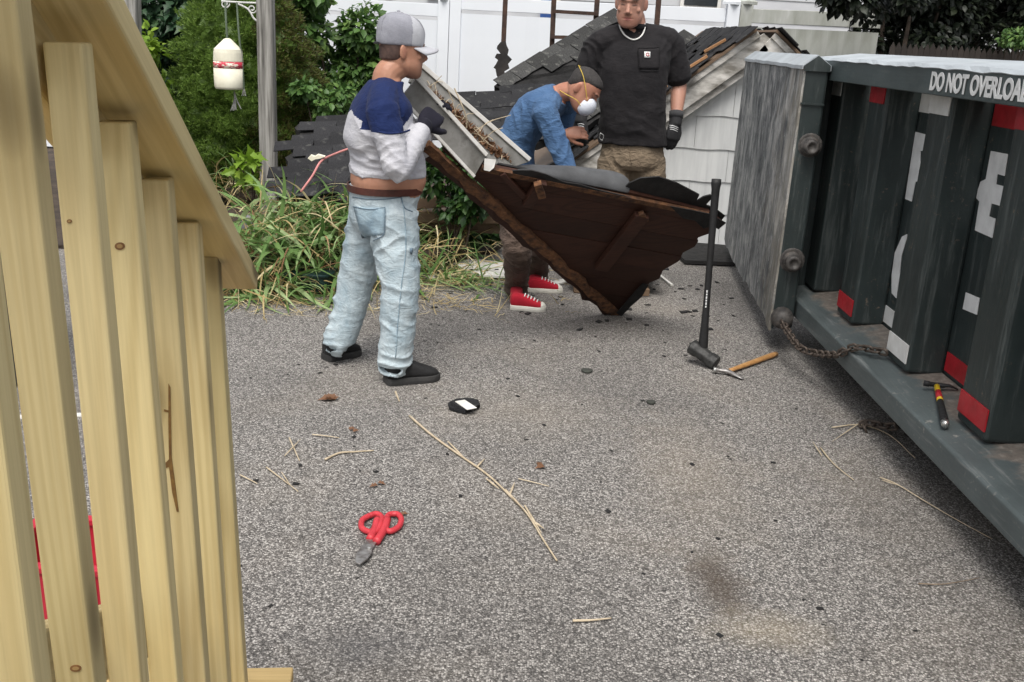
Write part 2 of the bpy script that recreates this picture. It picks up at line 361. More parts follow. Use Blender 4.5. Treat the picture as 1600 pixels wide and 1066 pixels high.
def buoy_stripe():
    t = NT('buoy_red_stripe'); n = t.noise(t.coord((1, 1, 2.5)), 16, 5, .7); c = t.mix(t.rng(n, .50, .56), (.50, .03, .06), (.80, .74, .62)); return t.out(c, .6)
buoy_stripe()
simple('rope_grey', (.33, .33, .31), (.2, .2, .19), .9, 60, 300, .6)
simple('rope_green', (.10, .13, .09), None, .9)
simple('white_iron', (.62, .62, .60), (.5, .5, .48), .5)
simple('pink_cord', (.62, .25, .24), None, .6)
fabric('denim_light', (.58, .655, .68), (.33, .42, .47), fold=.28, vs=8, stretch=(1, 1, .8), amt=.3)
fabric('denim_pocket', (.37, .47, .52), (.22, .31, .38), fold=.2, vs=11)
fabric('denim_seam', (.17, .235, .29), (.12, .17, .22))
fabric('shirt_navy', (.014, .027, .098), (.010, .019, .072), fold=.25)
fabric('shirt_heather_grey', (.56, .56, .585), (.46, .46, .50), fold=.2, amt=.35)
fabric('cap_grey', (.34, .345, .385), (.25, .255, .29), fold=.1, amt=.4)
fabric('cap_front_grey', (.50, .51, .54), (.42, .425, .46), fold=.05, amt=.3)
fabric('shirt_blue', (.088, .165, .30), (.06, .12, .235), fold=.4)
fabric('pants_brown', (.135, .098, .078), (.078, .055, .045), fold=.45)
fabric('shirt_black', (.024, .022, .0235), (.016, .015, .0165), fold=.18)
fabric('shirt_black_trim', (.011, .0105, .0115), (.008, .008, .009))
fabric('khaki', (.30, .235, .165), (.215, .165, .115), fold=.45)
fabric('glove_navy', (.016, .015, .026), (.010, .010, .017), rough=.7)
fabric('glove_charcoal', (.040, .040, .042), (.022, .022, .024), rough=.7)
fabric('glove_cuff', (.07, .072, .075), (.045, .045, .048))
fabric('canvas_red', (.46, .02, .035), (.36, .015, .03))
simple('belt_leather', (.085, .028, .020), (.05, .018, .013), .45, 20, 90, .2)
simple('leather_patch', (.36, .20, .12), None, .6)
simple('shoe_black', (.020, .020, .021), (.013, .013, .013), .7, 30, 160, .4)
simple('shoe_sole_dark', (.045, .044, .043), (.03, .03, .03), .75, 20, 90, .3)
simple('rubber_white', (.68, .66, .60), (.56, .54, .48), .6)
simple('lace_white', (.72, .70, .68), None, .8)
simple('boot_brown', (.09, .055, .04), None, .7)
simple('mask_white', (.74, .77, .84), (.68, .71, .78), .75, 8, 60, .2)
simple('elastic_yellow', (.70, .50, .08), None, .7)
simple('hair_grey', (.045, .04, .038), (.022, .02, .019), .7, 90, 300, .9, .004)
simple('hair_dark', (.018, .014, .012), (.010, .008, .007), .6, 60, 300, .9, .004)
simple('hair_stubble', (.10, .06, .048), (.06, .036, .03), .7, 60, 300, .4)
simple('necklace_white', (.78, .77, .74), (.6, .6, .58), .35, 90, 90, .2)
simple('key_metal', (.6, .6, .58), None, .3, metal=.8)
skin('skin_tan', (.45, .235, .155), (.37, .18, .115))
skin('skin_light', (.47, .255, .185), (.40, .205, .15))
skin('skin_medium', (.46, .225, .15), (.385, .175, .115))
leafmat('leaf_fig', (.012, .036, .016), (.03, .072, .032), (.065, .12, .05))
leafmat('leaf_bush', (.045, .10, .025), (.09, .18, .045), (.17, .27, .07))
leafmat('leaf_young', (.14, .25, .02), (.20, .33, .035), (.26, .38, .05), trans=.35)
leafmat('leaf_ivy', (.015, .045, .012), (.035, .085, .02), (.07, .14, .03))
leafmat('needle_green', (.085, .15, .028), (.16, .26, .05), (.25, .36, .08), trans=.35)
leafmat('needle_brown', (.08, .075, .025), (.12, .115, .035), (.13, .15, .045), trans=.2)
leafmat('blade_green', (.09, .18, .045), (.19, .31, .10), (.38, .48, .24), trans=.3)
leafmat('blade_straw', (.34, .25, .10), (.48, .38, .19), (.62, .54, .34), trans=.2)
leafmat('blade_brown', (.16, .085, .04), (.26, .15, .075), (.36, .24, .12), trans=.1)
leafmat('dead_leaf', (.10, .05, .025), (.17, .085, .045), (.26, .15, .085), trans=.1)
leafmat('dark_conifer', (.006, .010, .006), (.012, .018, .010), (.024, .032, .016), trans=.05)
simple('bark', (.075, .055, .04), (.03, .022, .017), .9, 12, 50, .8, .01)
simple('soil', (.075, .055, .04), (.035, .026, .02), .95, 6, 40, .9, .02)
simple('house_siding', (.52, .53, .55), (.47, .48, .50), .6, 2, 40, .02)
simple('house_dark', (.035, .038, .043), None, .4)
simple('house_blue', (.03, .09, .30), None, .5)
simple('glass_dark', (.03, .035, .04), None, .08, spec=.6)
simple('twig_bark', (.26, .20, .14), (.15, .11, .08), .8, 30, 200, .3)
simple('twig_pale', (.55, .46, .33), (.42, .34, .23), .7, 30, 200, .3)
simple('slate_disc', (.06, .065, .055), (.035, .036, .032), .8)
simple('jagged_felt', (.04, .035, .033), (.022, .02, .02), .9, 9, 60, .4)
# ================================================================== ground
def ground():
    n = 60; xs = np.concatenate([-np.geomspace(60, 6, 10), np.linspace(-5.5, 5.5, 45), np.geomspace(6, 60, 10)])
    ys = np.concatenate([-np.geomspace(40, 3, 7), np.linspace(-2.5, 12, 60), np.geomspace(12.5, 90, 10)])
    X, Y = np.meshgrid(xs, ys, indexing='ij'); Z = np.zeros_like(X)
    mb = MB().grid(np.stack([X, Y, Z], -1)); o = mb.build('driveway', MAT['exposed_aggregate'], smooth=True)
    o.location = (0, 0, 0); me = o.data; org = ORG[o]
    me.transform(Matrix.Translation(tuple(org))); ORG[o] = V(0, 0, 0); tag(o, kind='structure')
    # planting bed behind the drive
    P = [(-7, 7.2), (-2.2, 7.0), (-1.2, 7.3), (-.2, 7.7), (.1, 8.9), (.1, 12.2), (-9, 12.6)]
    o = MB().prism([(x, y, -.02) for x, y in P], (0, 0, .05)).build('planting_bed', MAT['soil']); tag(o, kind='structure')
ground()
# ================================================================== white vinyl fence
def fence(pts, mat, zt, label, tall=(), cap=True, short=()):
    p0 = pts[0]; root = thing('vinyl_fence', label, 'fence', (p0[0], p0[1], 0))
    for i, (x, y) in enumerate(pts):
        h = zt+(.45 if i in tall else .05)-(.7 if i in short else 0)
        MB().box((x, y, h/2), (.13, .13, h)).build('post', mat, root, bevel=.006)
        MB().lathe([(.115, 0), (.115, .03), (.09, .045), (.02, .10)], (x, y, h+.001), n=4).build('post_cap', mat, root)
    for (a, b) in zip(pts[:-1], pts[1:]):
        a = V(*a, 0); b = V(*b, 0); d = nrm(b-a); L = np.linalg.norm(b-a)
        for z, hh in ((zt-.06, .14), (.12, .14)):
            MB().bar(a+d*.066+UP*z, b-d*.066+UP*z, .05, hh).build('rail', mat, root, bevel=.004)
        k = int((L-.14)/.152); w = (L-.14)/k
        ang = math.atan2(d[1], d[0]); me = None
        for j in range(k):
            c = a+d*(.07+w*(j+.5)); nm = 'plank'
            if me is None:
                pl = MB().box((0, 0, 0), (w, .022, zt-.32)).build(nm, mat, root); me = pl.data
                me.transform(Matrix.Translation(tuple(ORG[root])))
            else:
                pl = link(nm, me, root)
            pl.location = tuple(c+UP*(zt/2-.01)+V(-d[1], d[0], 0)*.0012*(j % 2)-ORG[root]); pl.rotation_euler = (0, 0, ang)
    return root
A = at(694, 10, 12.0); B = at(1166, 10, 11.0)
fence([(-6.4, 12.35), (-3.7, 12.2), (A[0], A[1])], MAT['vinyl_white'], 1.96, 'white vinyl privacy fence behind the bushes and capped man')
fence([(A[0]+.135, A[1]), (B[0]-.135, B[1])], MAT['vinyl_white'], 2.05, 'white vinyl privacy fence behind the collapsed shingle roof', tall=(0,))
q = at(1386, 40, 10.3)
fence([(B[0], B[1]), (q[0], q[1])], MAT['vinyl_stained'], 2.06, 'grimy mildew-stained white vinyl fence behind the dumpster door', short=(1,))
# ================================================================== neighbour house beyond the fence
def house():
    Y = 17.5; root = thing('neighbour_house', 'pale grey clapboard house showing just above the white fence', 'house', (1, Y, 0))
    def box(nm, x0, x1, z0, z1, m, y=Y, d=.1, par=None): return MB().box(((x0+x1)/2, y, (z0+z1)/2), (x1-x0, d, z1-z0)).build(nm, m, par or root)
    box('wall', -9, 9, 0, 5.4, MAT['house_siding'], Y+.2, .3)
    for k in range(22): MB().prism([(-9, Y+.05, 1.4+k*.18), (-9, Y+.03, 1.4+k*.18), (-9, Y+.045, 1.4+k*.18+.178), (-9, Y+.05, 1.4+k*.18+.178)], (18, 0, 0)).build('clapboard', MAT['house_siding'], root)
    px = lambda x: at(x, 5, Y)[0]
    for a, b in ((600, 612), (667, 688)): box('shutter', px(a), px(b), 2.2, 3.8, MAT['house_dark'], Y-.02, .05)
    for a, b in ((700, 764), (806, 870), (1068, 1120)):
        f = box('window', px(a)-.06, px(b)+.06, 2.26, 3.9, MAT['white_trim_paint'], Y-.02, .06)
        box('pane', px(a), px(b), 2.32, 3.84, MAT['glass_dark'], Y-.055, .02, f)
    box('door', px(845), px(862), .3, 2.6, MAT['house_blue'], Y-.08, .03)
    MB().prism([(-9.4, Y-.5, 5.4), (-9.4, Y+6, 5.4), (-9.4, Y+3, 7.4)], (18.8, 0, 0)).build('roof', MAT['shingle_dark'], root)
house()
# ================================================================== collapsed shed
def plane_slab(name, label, pts, cat, mat, thick=.06, course=None, exp=.13, sw=.26, jag=.03, shmat='shingle_dark', mess=.06, board='tar_paper', group=None, seed=1, drop=.015):
    """a piece of shingled roof: pts are 3-D corners in one plane (the first three set it); each shingle is a part"""
    r = np.random.default_rng(seed); pts = [np.asarray(p, float) for p in pts]
    n = nrm(np.cross(pts[1]-pts[0], pts[2]-pts[0])); n = n if n[2] > 0 else -n
    pts = [p-n*np.dot(p-pts[0], n) for p in pts]
    root = thing(name, label, cat, (np.mean([p[0] for p in pts]), np.mean([p[1] for p in pts]), min(p[2] for p in pts)), group)
    u = nrm(course if course is not None else pts[1]-pts[0]); u = nrm(u-n*np.dot(u, n)); w = np.cross(n, u)
    if w[2] < 0: u, w = -u, -w                       # w points up the slope
    O = pts[0]; P2 = [V(np.dot(p-O, u), np.dot(p-O, w)) for p in pts]
    # ragged deck outline
    rag = []
    for a, b in zip(P2, P2[1:]+P2[:1]):
        L = np.linalg.norm(b-a); k = max(2, int(L/.09)); t = (b-a)/max(L, 1e-6); pn = V(-t[1], t[0])
        for j in range(k): rag.append(a+(b-a)*j/k+pn*r.uniform(-jag, jag)*(0 if j == 0 else 1))
    MB().prism([O+u*q[0]+w*q[1]-n*.004 for q in rag], -n*thick).build('deck', MAT[board], root)
    xs = [q[0] for q in P2]; ys = [q[1] for q in P2]
    me = []
    for k in range(4):
        ed = [(-sw/2, -exp*.62), (-sw*.2, -exp*.62+r.uniform(-.01, .01)), (sw*.2, -exp*.62+r.uniform(-.01, .012)), (sw/2, -exp*.62), (sw/2, exp*.75), (-sw/2, exp*.75)]
        mb = MB().prism([(x*.985, y, 0) for x, y in ed], (0, 0, .007)); o = mb.build('shingle', MAT[shmat], root); m = o.data
        m.transform(Matrix.Translation(tuple(ORG[root]))); bpy.data.objects.remove(o); me.append(m)
    row = 0; y = min(ys)+exp*.3
    while y < max(ys):
        x = min(xs)+(row % 2)*sw/2+r.uniform(-.03, .03)
        while x < max(xs)+sw/2:
            q = V(x, y)
            if inside(P2, q) and r.random() > drop:
                o = link('shingle', me[r.integers(4)], root)
                tilt = R(3.2)+r.normal()*mess*.35; yaw = r.normal()*mess*.5
                M3 = Matrix(np.column_stack([u, w, n]).tolist()) @ Matrix.Rotation(yaw, 3, 'Z') @ Matrix.Rotation(tilt, 3, 'X') @ Matrix.Rotation(r.normal()*mess*.3, 3, 'Y')
                o.matrix_local = Matrix.Translation(tuple(O+u*x+w*y+n*(.009+abs(r.normal())*.006)-ORG[root])) @ M3.to_4x4()
            x += sw
        y += exp; row += 1
    return root
def shed():
    yf = 8.58; pk = at(1190, 40, yf); px, pz = pk[0], pk[2]-.235; sl = .80; xl, xr = -.05, 2*px+.05; zl = max(.45, pz-sl*(px-xl)); 
    root = thing('collapsed_shed', 'white shingle-sided shed gable leaning behind the man in black', 'shed', (px, yf, 0))
    MB().prism([(xl, yf+.03, 0), (xr, yf+.03, 0), (xr, yf+.03, zl), (px, yf+.03, pz), (xl, yf+.03, zl)], (0, .09, 0)).build('wall', MAT['shed_wall_dark'], root)
    MB().prism([(xl, yf+.12, 0), (xl, yf+.12, zl), (xl, yf+2.3, zl), (xl, yf+2.3, 0)], (.08, 0, 0)).build('side_wall', MAT['asbestos_siding'], root)
    # siding: wavy-bottomed shingle panels, one by one
    r = np.random.default_rng(3); z = .02; k = 0; H = .275
    while z < pz:
        x = xl-(k % 2)*.3
        while x < xr:
            x0, x1 = max(x, xl), min(x+.597, xr)
            if x1-x0 > .03:
                m = 9; low = [(xx, z-.012+.0045*math.sin((xx-xl)*17+k)+r.normal()*.001) for xx in np.linspace(x0, x1, m)]
                poly = [V(a, b) for a, b in low]+[V(x1, z+H-.004), V(x0, z+H-.004)]
                poly = clip(poly, V(px, pz-.03), nrm(V(-sl, -1))); poly = clip(poly, V(px, pz-.03), nrm(V(sl, -1))) if len(poly) > 2 else []
                if len(poly) > 2:
                    f0 = [(a, yf-.006*(1-(b-z)/H), b) for a, b in poly]
                    MB().prism([(a, yf-.014+.013*(b-z)/H, b) for a, b in poly], (0, .012, 0)).build('siding_panel', MAT['asbestos_siding'], root)
            x += .60
        z += H; k += 1
    # rake boards, weathered, in two layers
    for s in (-1, 1):
        e = V(px+s*(1.75 if s > 0 else 1.75), yf-.16, pz+.10-sl*1.75); t = V(px, yf-.16, pz+.10); d = nrm(e-t); pn = V(-d[2]*s, 0, d[0]*s); pn = pn if pn[2] > 0 else -pn
        for nm, o0, wd, yy in (('rake_board', -.005, .135, 0.), ('rake_trim', .086, .05, -.02), ('soffit_board', -.09, .09, .05)):
            a = t+pn*o0+V(0, yy, 0); b = e+pn*o0+V(0, yy, 0)
            if s > 0: a = a+d*.012
            MB().bar(a, b, .03, wd, up=pn).build(nm, MAT['weathered_trim'], root, bevel=.003)
        a = t+pn*.113+V(0, -.05, 0); b = e+pn*.113+V(0, -.05, 0)
        MB().prism([a, b, b+V(0, 2.6, .0), a+V(0, 2.6, .0)], pn*.022).build('roof_deck', MAT['timber_brown'], root)
        # shingle courses on that roof slope (each shingle a sub-part of the shed roof)
        me = None; rows = 13; along = V(0, 1, 0)
        sh = MB().prism([(-.13, -.10, 0), (-.05, -.105, 0), (.06, -.094, 0), (.13, -.10, 0), (.13, .10, 0), (-.13, .10, 0)], (0, 0, .007)); o = sh.build('shingle', MAT['shingle_dark'], root); me = o.data; me.transform(Matrix.Translation(tuple(ORG[root]))); bpy.data.objects.remove(o)
        for i in range(rows):
            for j in range(10):
                if r.random() < .08: continue
                c = a+d*(.10+i*.135)+along*(.02+.265*j+(i % 2)*.12)+pn*(.032+abs(r.normal())*.010); 
                uu = along if s > 0 else -along; ww = -d; nn = pn
                if np.dot(np.cross(uu, ww), nn) < 0: uu = -uu
                o = link('shingle', me, root); M3 = Matrix(np.column_stack([uu, ww, nn]).tolist()) @ Matrix.Rotation(r.normal()*.05, 3, 'Z') @ Matrix.Rotation(R(3)+r.normal()*.03, 3, 'X')
                o.matrix_local = Matrix.Translation(tuple(c-ORG[root])) @ M3.to_4x4()
        if s < 0:      # split orange boards showing through the broken shingles
            for tt, ll, yy in ((.42, .34, .10), (.82, .25, .04), (.2, .2, .3)):
                c = a+d*tt+V(0, yy, 0)+pn*.06; MB().bar(c, c+d*ll+V(0, .05, .02), .05, .018, up=pn).build('split_board', MAT['rotten_orange_wood'], root)
    MB().prism([(px-.16, yf-.135, pz-.06), (px+.16, yf-.135, pz-.06), (px+.10, yf-.135, pz+.10), (px, yf-.135, pz+.17), (px-.10, yf-.135, pz+.10)], (0, .05, 0)).build('ridge_block', MAT['weathered_trim'], root)
shed()
# fallen roof pieces around the shed
plane_slab('fallen_roof', 'steep mossy shingled roof slab rising behind the man in black', [at(772, 134, 9.3), at(962, 20, 10.2), at(905, 190, 8.75), at(1100, 120, 9.55), at(1085, 62, 10.0)][:2]+[at(890, 205, 8.75)] + [at(1040, 150, 9.2), at(1075, 62, 9.9)], 'roof', MAT['shingle_dark'], course=at(962, 20, 10.2)-at(772, 134, 9.3), exp=.12, sw=.2, mess=.03, shmat='shingle_mossy', seed=4)
plane_slab('fallen_roof', 'flat dark shingled roof slab lying behind the bent man in blue', [at(715, 152, 8.6), at(885, 132, 8.75), at(895, 215, 7.75), at(690, 215, 7.6), at(690, 160, 8.3)], 'roof', MAT['shingle_dark'], course=at(885, 150, 8.4)-at(715, 172, 8.4), exp=.105, sw=.30, mess=.07, seed=5, jag=.05)
plane_slab('fallen_roof', 'dark shingled roof slab lying in the weeds behind the capped man', [at(470, 190, 8.1), at(655, 184, 8.1), at(560, 312, 6.95), at(436, 296, 7.0)], 'roof', MAT['shingle_dark'], course=at(560, 240, 7.5)-at(450, 262, 7.5), exp=.10, sw=.30, mess=.06, seed=6, jag=.05)
# timber sill and rubble below the roof slab
t = thing('old_timber_frame', 'old brown timber sill with rails behind the cut weeds', 'timber', on(690, 390)+V(0, 1.6, 0))
for k, (x0, y0, x1, y1, Y0, Y1) in enumerate([(640, 318, 742, 312, 7.4, 7.5), (640, 338, 790, 340, 7.3, 7.4), (650, 352, 790, 356, 7.35, 7.45)]):
    MB().bar(at(x0, y0, Y0), at(x1, y1, Y1), .06, .085).build('rail', MAT['timber_brown'], t, bevel=.004)
for x in (648, 724): MB().bar(at(x, 300, 7.45), V(at(x, 300, 7.45)[0], 7.45, 0), .08, .08).build('post', MAT['timber_brown'], t, bevel=.004)
# debris platform the standing man treads on: two dropped roof sheets
plane_slab('dropped_roof_sheet', 'dark roof sheet lying flat under the man in black', [V(.36, 6.60, .17), V(.96, 6.62, .19), V(1.0, 7.2, .20), V(.40, 7.2, .18)], 'roof', MAT['shingle_dark'], thick=.05, exp=.14, sw=.27, seed=9)
t = thing('rubble_board_stack', 'stack of broken brown boards under the dropped roof sheet', 'boards', (.75, 6.8, 0))
for k in range(7):
    y = 6.64+.09*k; MB().bar(V(.40, y, .03+.012*(k % 2)), V(.92, y+.02, .03+.012*(k % 2)), .10, .05).build('board', MAT['timber_brown'], t, bevel=.003)
for k in range(3): MB().bar(V(.47+.2*k, 6.64, .095), V(.45+.2*k, 7.15, .11), .09, .05).build('board', MAT['timber_brown'], t, bevel=.003)
o = MB().prism([V(1.33, 7.72, .012), V(1.75, 7.75, .012), V(2.05, 8.1, .012), V(1.95, 8.45, .012), V(1.45, 8.5, .012), V(1.30, 8.1, .012)], (0, 0, .028)).build('tar_paper_sheet', MAT['tar_paper'])
tag(o, 'black tar paper sheet lying at the foot of the shed wall', 'tar paper')
# rusty frame standing behind the roof
def rusty():
    Y = 10.6; t = thing('rusty_trellis', 'rusty iron trellis with crossbars standing behind the steep roof slab', 'trellis', (at(900, 60, Y)[0], Y, 0))
    for xb, yb, xt in ((866, 100, 868), (932, 60, 937), (1028, 60, 1034)):
        b = at(xb, yb, Y); tp = at(xt, -60, Y); MB().bar(V(b[0], Y, 0), tp, .05, .05).build('upright', MAT['rusty_iron'], t)
    for (x0, y0, x1, y1) in ((866, 18, 935, 22), (860, 58, 905, 59)): MB().bar(at(x0, y0, Y-.04), at(x1, y1, Y-.04), .03, .035).build('crossbar', MAT['rusty_iron'], t)
    Y = 9.9; t = thing('rusty_pole', 'rusty pole with torn black felt hanging beside white fence', 'pole', (at(787, 100, Y)[0], Y, 0))
    MB().bar(V(at(786, 100, Y)[0], Y, 0), at(793, -70, Y), .045, .045).build('pole', MAT['rusty_iron'], t)
    P = [(782, 66), (790, 64), (792, 72), (795, 78), (793, 86), (800, 93), (794, 100), (796, 107), (788, 112), (790, 118), (780, 126), (776, 118), (774, 108), (771, 106), (775, 100), (778, 94), (773, 90), (776, 84), (782, 84), (776, 76), (777, 72)]
    MB().prism([at(x, y, Y-.05) for x, y in P], (0, .012, 0)).build('torn_felt', MAT['jagged_felt'], t)
rusty()
# brown picket fence far right, under dark trees
t = thing('picket_fence', 'dark brown picket fence under the trees above the dumpster rim', 'fence', (at(1500, 78, 11.5)[0], 11.5, 0))
for k in range(26):
    p = at(1396+k*9, 70, 11.5); x = p[0]; zt = at(1396+k*9, 66+k*.5, 11.5)[2]+rng.normal()*.01
    MB().prism([(x-.03, 11.5, .05), (x+.03, 11.5, .05), (x+.03, 11.5, zt-.06), (x, 11.5, zt), (x-.03, 11.5, zt-.06)], (0, .018, 0)).build('picket', MAT['timber_dark'], t)
xa, xb = at(1390, 70, 11.5)[0], at(1640, 70, 11.5)[0]
for z in (.4, 1.5): MB().bar(V(xa, 11.55, z), V(xb, 11.55, z), .04, .08).build('rail', MAT['timber_dark'], t)
# ================================================================== roll-off dumpster
XO, XR, XW = 1.622, 1.735, 1.90          # outer rail face, rib face, recessed wall
YN, YF = -1.2, 5.86
dump = thing('dumpster', 'dark green steel roll-off dumpster with open rear door', 'dumpster', (2.75, 2.4, 0))
G = MAT['dumpster_green']
MB().prism([(XW, YN, .20), (XW+.05, YN, .20), (XW+.05, YN, 1.62), (XW, YN, 1.62)], (0, YF-YN, 0)).build('side_wall', G, dump)
MB().box((3.95, (YN+YF)/2, .9), (.06, YF-YN, 1.42)).build('far_wall', G, dump)
MB().box((2.9, (YN+YF)/2, .24), (2.0, YF-YN, .05)).build('floor', G, dump)
MB().box((2.9, YN-.03, .9), (2.12, .05, 1.4)).build('front_wall', G, dump)
# bottom sill: outer face, sloping ledge
MB().prism([(XO, YN, .195), (XO, YN, .292), (XO+.012, YN, .300), (XW-.004, YN, .348), (XW-.004, YN, .26), (XO+.09, YN, .195)], (0, YF-YN, 0)).build('bottom_rail', MAT['dumpster_sill_paint'], dump, bevel=.006)
# top rail box with peeling top skin, its pale tone partly painted sky reflection
MB().prism([(XO, YN, 1.522), (XO, YN, 1.628), (XO+.02, YN, 1.634), (XO+.24, YN, 1.634), (XO+.24, YN, 1.522)], (0, YF-YN-.02, 0)).build('top_rail', MAT['dumpster_rail_paint'], dump, bevel=.004)
g = []
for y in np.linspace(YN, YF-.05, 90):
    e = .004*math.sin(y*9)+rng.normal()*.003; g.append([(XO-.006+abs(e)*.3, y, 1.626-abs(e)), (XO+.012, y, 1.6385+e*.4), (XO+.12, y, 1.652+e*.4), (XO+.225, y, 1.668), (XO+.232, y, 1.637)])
MB().grid(g).build('top_skin', MAT['peeling_sky_lit_paint'], dump, solid=.004)
# ribs (hat section), tapes, tie-down pieces
RIBS = [5.98, 5.185, 4.41, 3.62, 2.84, 2.06, 1.28, .5, -.28]
tapes = []
for k, y1 in enumerate(RIBS):
    y1 = min(y1, YF-.02); y0 = y1-(.245 if k else .20)
    MB().prism([(XW+.0, y0-.012, .335), (XR, y0, .335), (XR, y1, .335), (XW+.0, y1+.03, .335)], (0, 0, 1.19)).build('rib', G, dump, bevel=.014)
    c = 'tape_white' if k % 2 == 0 else 'tape_red'
    zt = 1.522
    MB().box((XR-.002, (y0+y1)/2+.005, zt-.046), (.006, y1-y0-.035, .075)).build('reflective_tape', MAT[c], dump)
    if k: MB().box((XR-.002, (y0+y1)/2, .345+.058+.012), (.006, y1-y0-.012, .085)).build('reflective_tape', MAT[c], dump)
    cc = 'tape_red' if k % 2 == 0 else 'tape_white'
    if k > 0:
        c2 = 'tape_red' if k % 2 == 1 else 'tape_white'
        # on the recessed wall beyond this rib
        MB().box((XW-.002, y1+.425, zt-.065), (.005, .20, .085)).build('reflective_tape', MAT[c2], dump)
        MB().box((XW-.002, y1+.405, .345+.06), (.005, .25, .085)).build('reflective_tape', MAT[c2], dump)
MB().box(((XO+XW)/2+.02, 5.90, .90), (XW-XO+.05, .10, 1.40)).build('corner_post', G, dump, bevel=.01)
# lettering on the rail
def text_mesh(txt, size, extr=.0015, offset=0.0):
    cu = bpy.data.curves.new('t', 'FONT'); cu.body = txt; cu.size = size; cu.extrude = extr; cu.offset = offset; cu.space_character = 1.0; cu.resolution_u = 4
    o = bpy.data.objects.new('t', cu); col.objects.link(o); dg = bpy.context.evaluated_depsgraph_get(); dg.update()
    me = bpy.data.meshes.new_from_object(o.evaluated_get(dg)); bpy.data.objects.remove(o); bpy.data.curves.remove(cu); return me
pa = atX(1454, 136, XO); pb = atX(1597, 152, XO)
me = text_mesh('DO NOT OVERLOAD', .10, offset=.0035); w13 = None
xs = np.array([v.co.x for v in me.vertices]); ysv = np.array([v.co.y for v in me.vertices]); hgt = ysv.max()-ysv.min(); wid = xs.max()-xs.min()
L = abs(pa[1]-pb[1])*1.075; H = .074
for v in me.vertices:
    x, y, z = v.co; v.co = Vector((-.0015-z*.8, -(x-xs.min())/wid*L, (y-ysv.min())/hgt*H))
o = link('painted_words', me, dump, MAT['paint_letter']); o.location = tuple(V(XO-.002, pa[1], 1.538)-ORG[dump])
# big letters painted on the recessed wall, broken by the ribs
def paint(poly, X=XW-.0035):
    P = [atX(x, y, X) for x, y in poly]; MB().prism(P, (.003, 0, 0)).build('painted_letter', MAT['paint_letter'], dump)
paint([(1350, 187), (1357, 186), (1352, 240), (1348, 268), (1344, 281), (1338, 275), (1337, 262), (1341, 230)])
paint([(1333, 326), (1338, 324), (1334, 350), (1329, 362), (1333, 372), (1327, 400), (1320, 398), (1318, 384), (1322, 368), (1322, 345), (1327, 330)])
paint([(1430, 206), (1445, 210), (1443, 236), (1438, 236), (1437, 262), (1435, 268), (1434, 284), (1430, 284), (1424, 315), (1414, 311)])
paint([(1409, 370), (1417, 366), (1416, 374), (1408, 400), (1405, 430), (1400, 466), (1393, 458), (1393, 430), (1398, 395)])
paint([(1548, 236), (1574, 241), (1569, 275), (1558, 272), (1556, 288), (1567, 291), (1563, 322), (1549, 318), (1545, 338), (1555, 342), (1550, 372), (1523, 360), (1530, 315), (1524, 308), (1532, 284), (1540, 280)])
paint([(1509, 457), (1530, 466), (1526, 492), (1504, 483)])
# open swing door, hinged at the rear corner
dn0 = V(1.475, 5.52, 0); dn1 = V(1.70, 8.10, 0); dd = nrm(dn1-dn0); dr = V(dd[1], -dd[0], 0)
zb, zt2 = .115, 1.585
r1 = np.random.default_rng(11); low = []
for t in np.linspace(0, 1, 26): low.append(dn0+(dn1-dn0)*t+UP*(zb+(.0 if t == 0 else abs(r1.normal())*.016+.02*max(0, math.sin(t*7)))))
face = low+[dn1+UP*zt2, dn0+UP*zt2]
door = MB().prism(face, dr*.012).build('door', MAT['scraped_door_face'], dump)
MB().prism([dn0+dr*.013+UP*.13, dn1+dr*.013+UP*.13, dn1+dr*.013+UP*zt2, dn0+dr*.013+UP*zt2], dr*.012).build('door_back_plate', G, door)
for z in (.16, .60, 1.05): MB().bar(dn0+dr*.075+UP*z+dd*.14, dn1+dr*.075+UP*z, .10, .09).build('door_brace', G, door, bevel=.006)
MB().bar(dn0+dr*.073+UP*.135+dd*.061, dn0+dr*.073+UP*zt2+dd*.061, .118, .118, up=dr).build('door_post', G, door, bevel=.012)
MB().bar(dn1+dr*.073+UP*.135-dd*.06, dn1+dr*.073+UP*zt2-dd*.06, .118, .118, up=dr).build('door_post', G, door, bevel=.012)
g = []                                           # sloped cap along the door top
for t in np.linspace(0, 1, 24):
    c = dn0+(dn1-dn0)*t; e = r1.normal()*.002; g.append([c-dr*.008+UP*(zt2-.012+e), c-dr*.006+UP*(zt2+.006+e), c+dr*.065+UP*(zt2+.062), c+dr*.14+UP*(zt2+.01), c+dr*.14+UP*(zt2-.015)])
MB().grid(g).build('door_cap', MAT['peeling_sky_lit_paint'], door, solid=.006)
MB().prism([dn0-dd*.003+UP*(zt2-.02), dn0-dd*.003+dr*.135+UP*(zt2-.02), dn0-dd*.003+dr*.135+UP*(zt2+.012), dn0-dd*.003+dr*.066+UP*(zt2+.060), dn0-dd*.003+UP*(zt2+.008)], -dd*.01).build('door_cap_end', G, door)
MB().prism([dn0-dd*.004+dr*.004+UP*(1.39), dn0-dd*.004+dr*.13+UP*1.39, dn0-dd*.004+dr*.13+UP*1.40, dn0-dd*.004+dr*.004+UP*1.40], -dd*.006).build('weld_seam', G, door)
def pin(c, rad, ln):
    o = MB().lathe([(rad*1.15, 0), (rad*1.15, ln*.25), (rad*.95, ln*.3), (rad*.95, ln*.8), (rad*.8, ln), (rad*.5, ln*1.0), (rad*.45, ln*.9)], c, -dd, 18).build('hinge_pin', MAT['greasy_steel'], door, smooth=True)
for (x, y, rr) in ((1266, 229, .045), (1238, 409, .048)):
    c = at(x, y, 5.50); pin(c+dd*.02, rr, .085); MB().lathe([(rr*1.5, 0), (rr*1.5, .05)], c+dd*.06+UP*.005, -dd, 16).build('hinge_boss', MAT['greasy_steel'], door, bevel=.008)
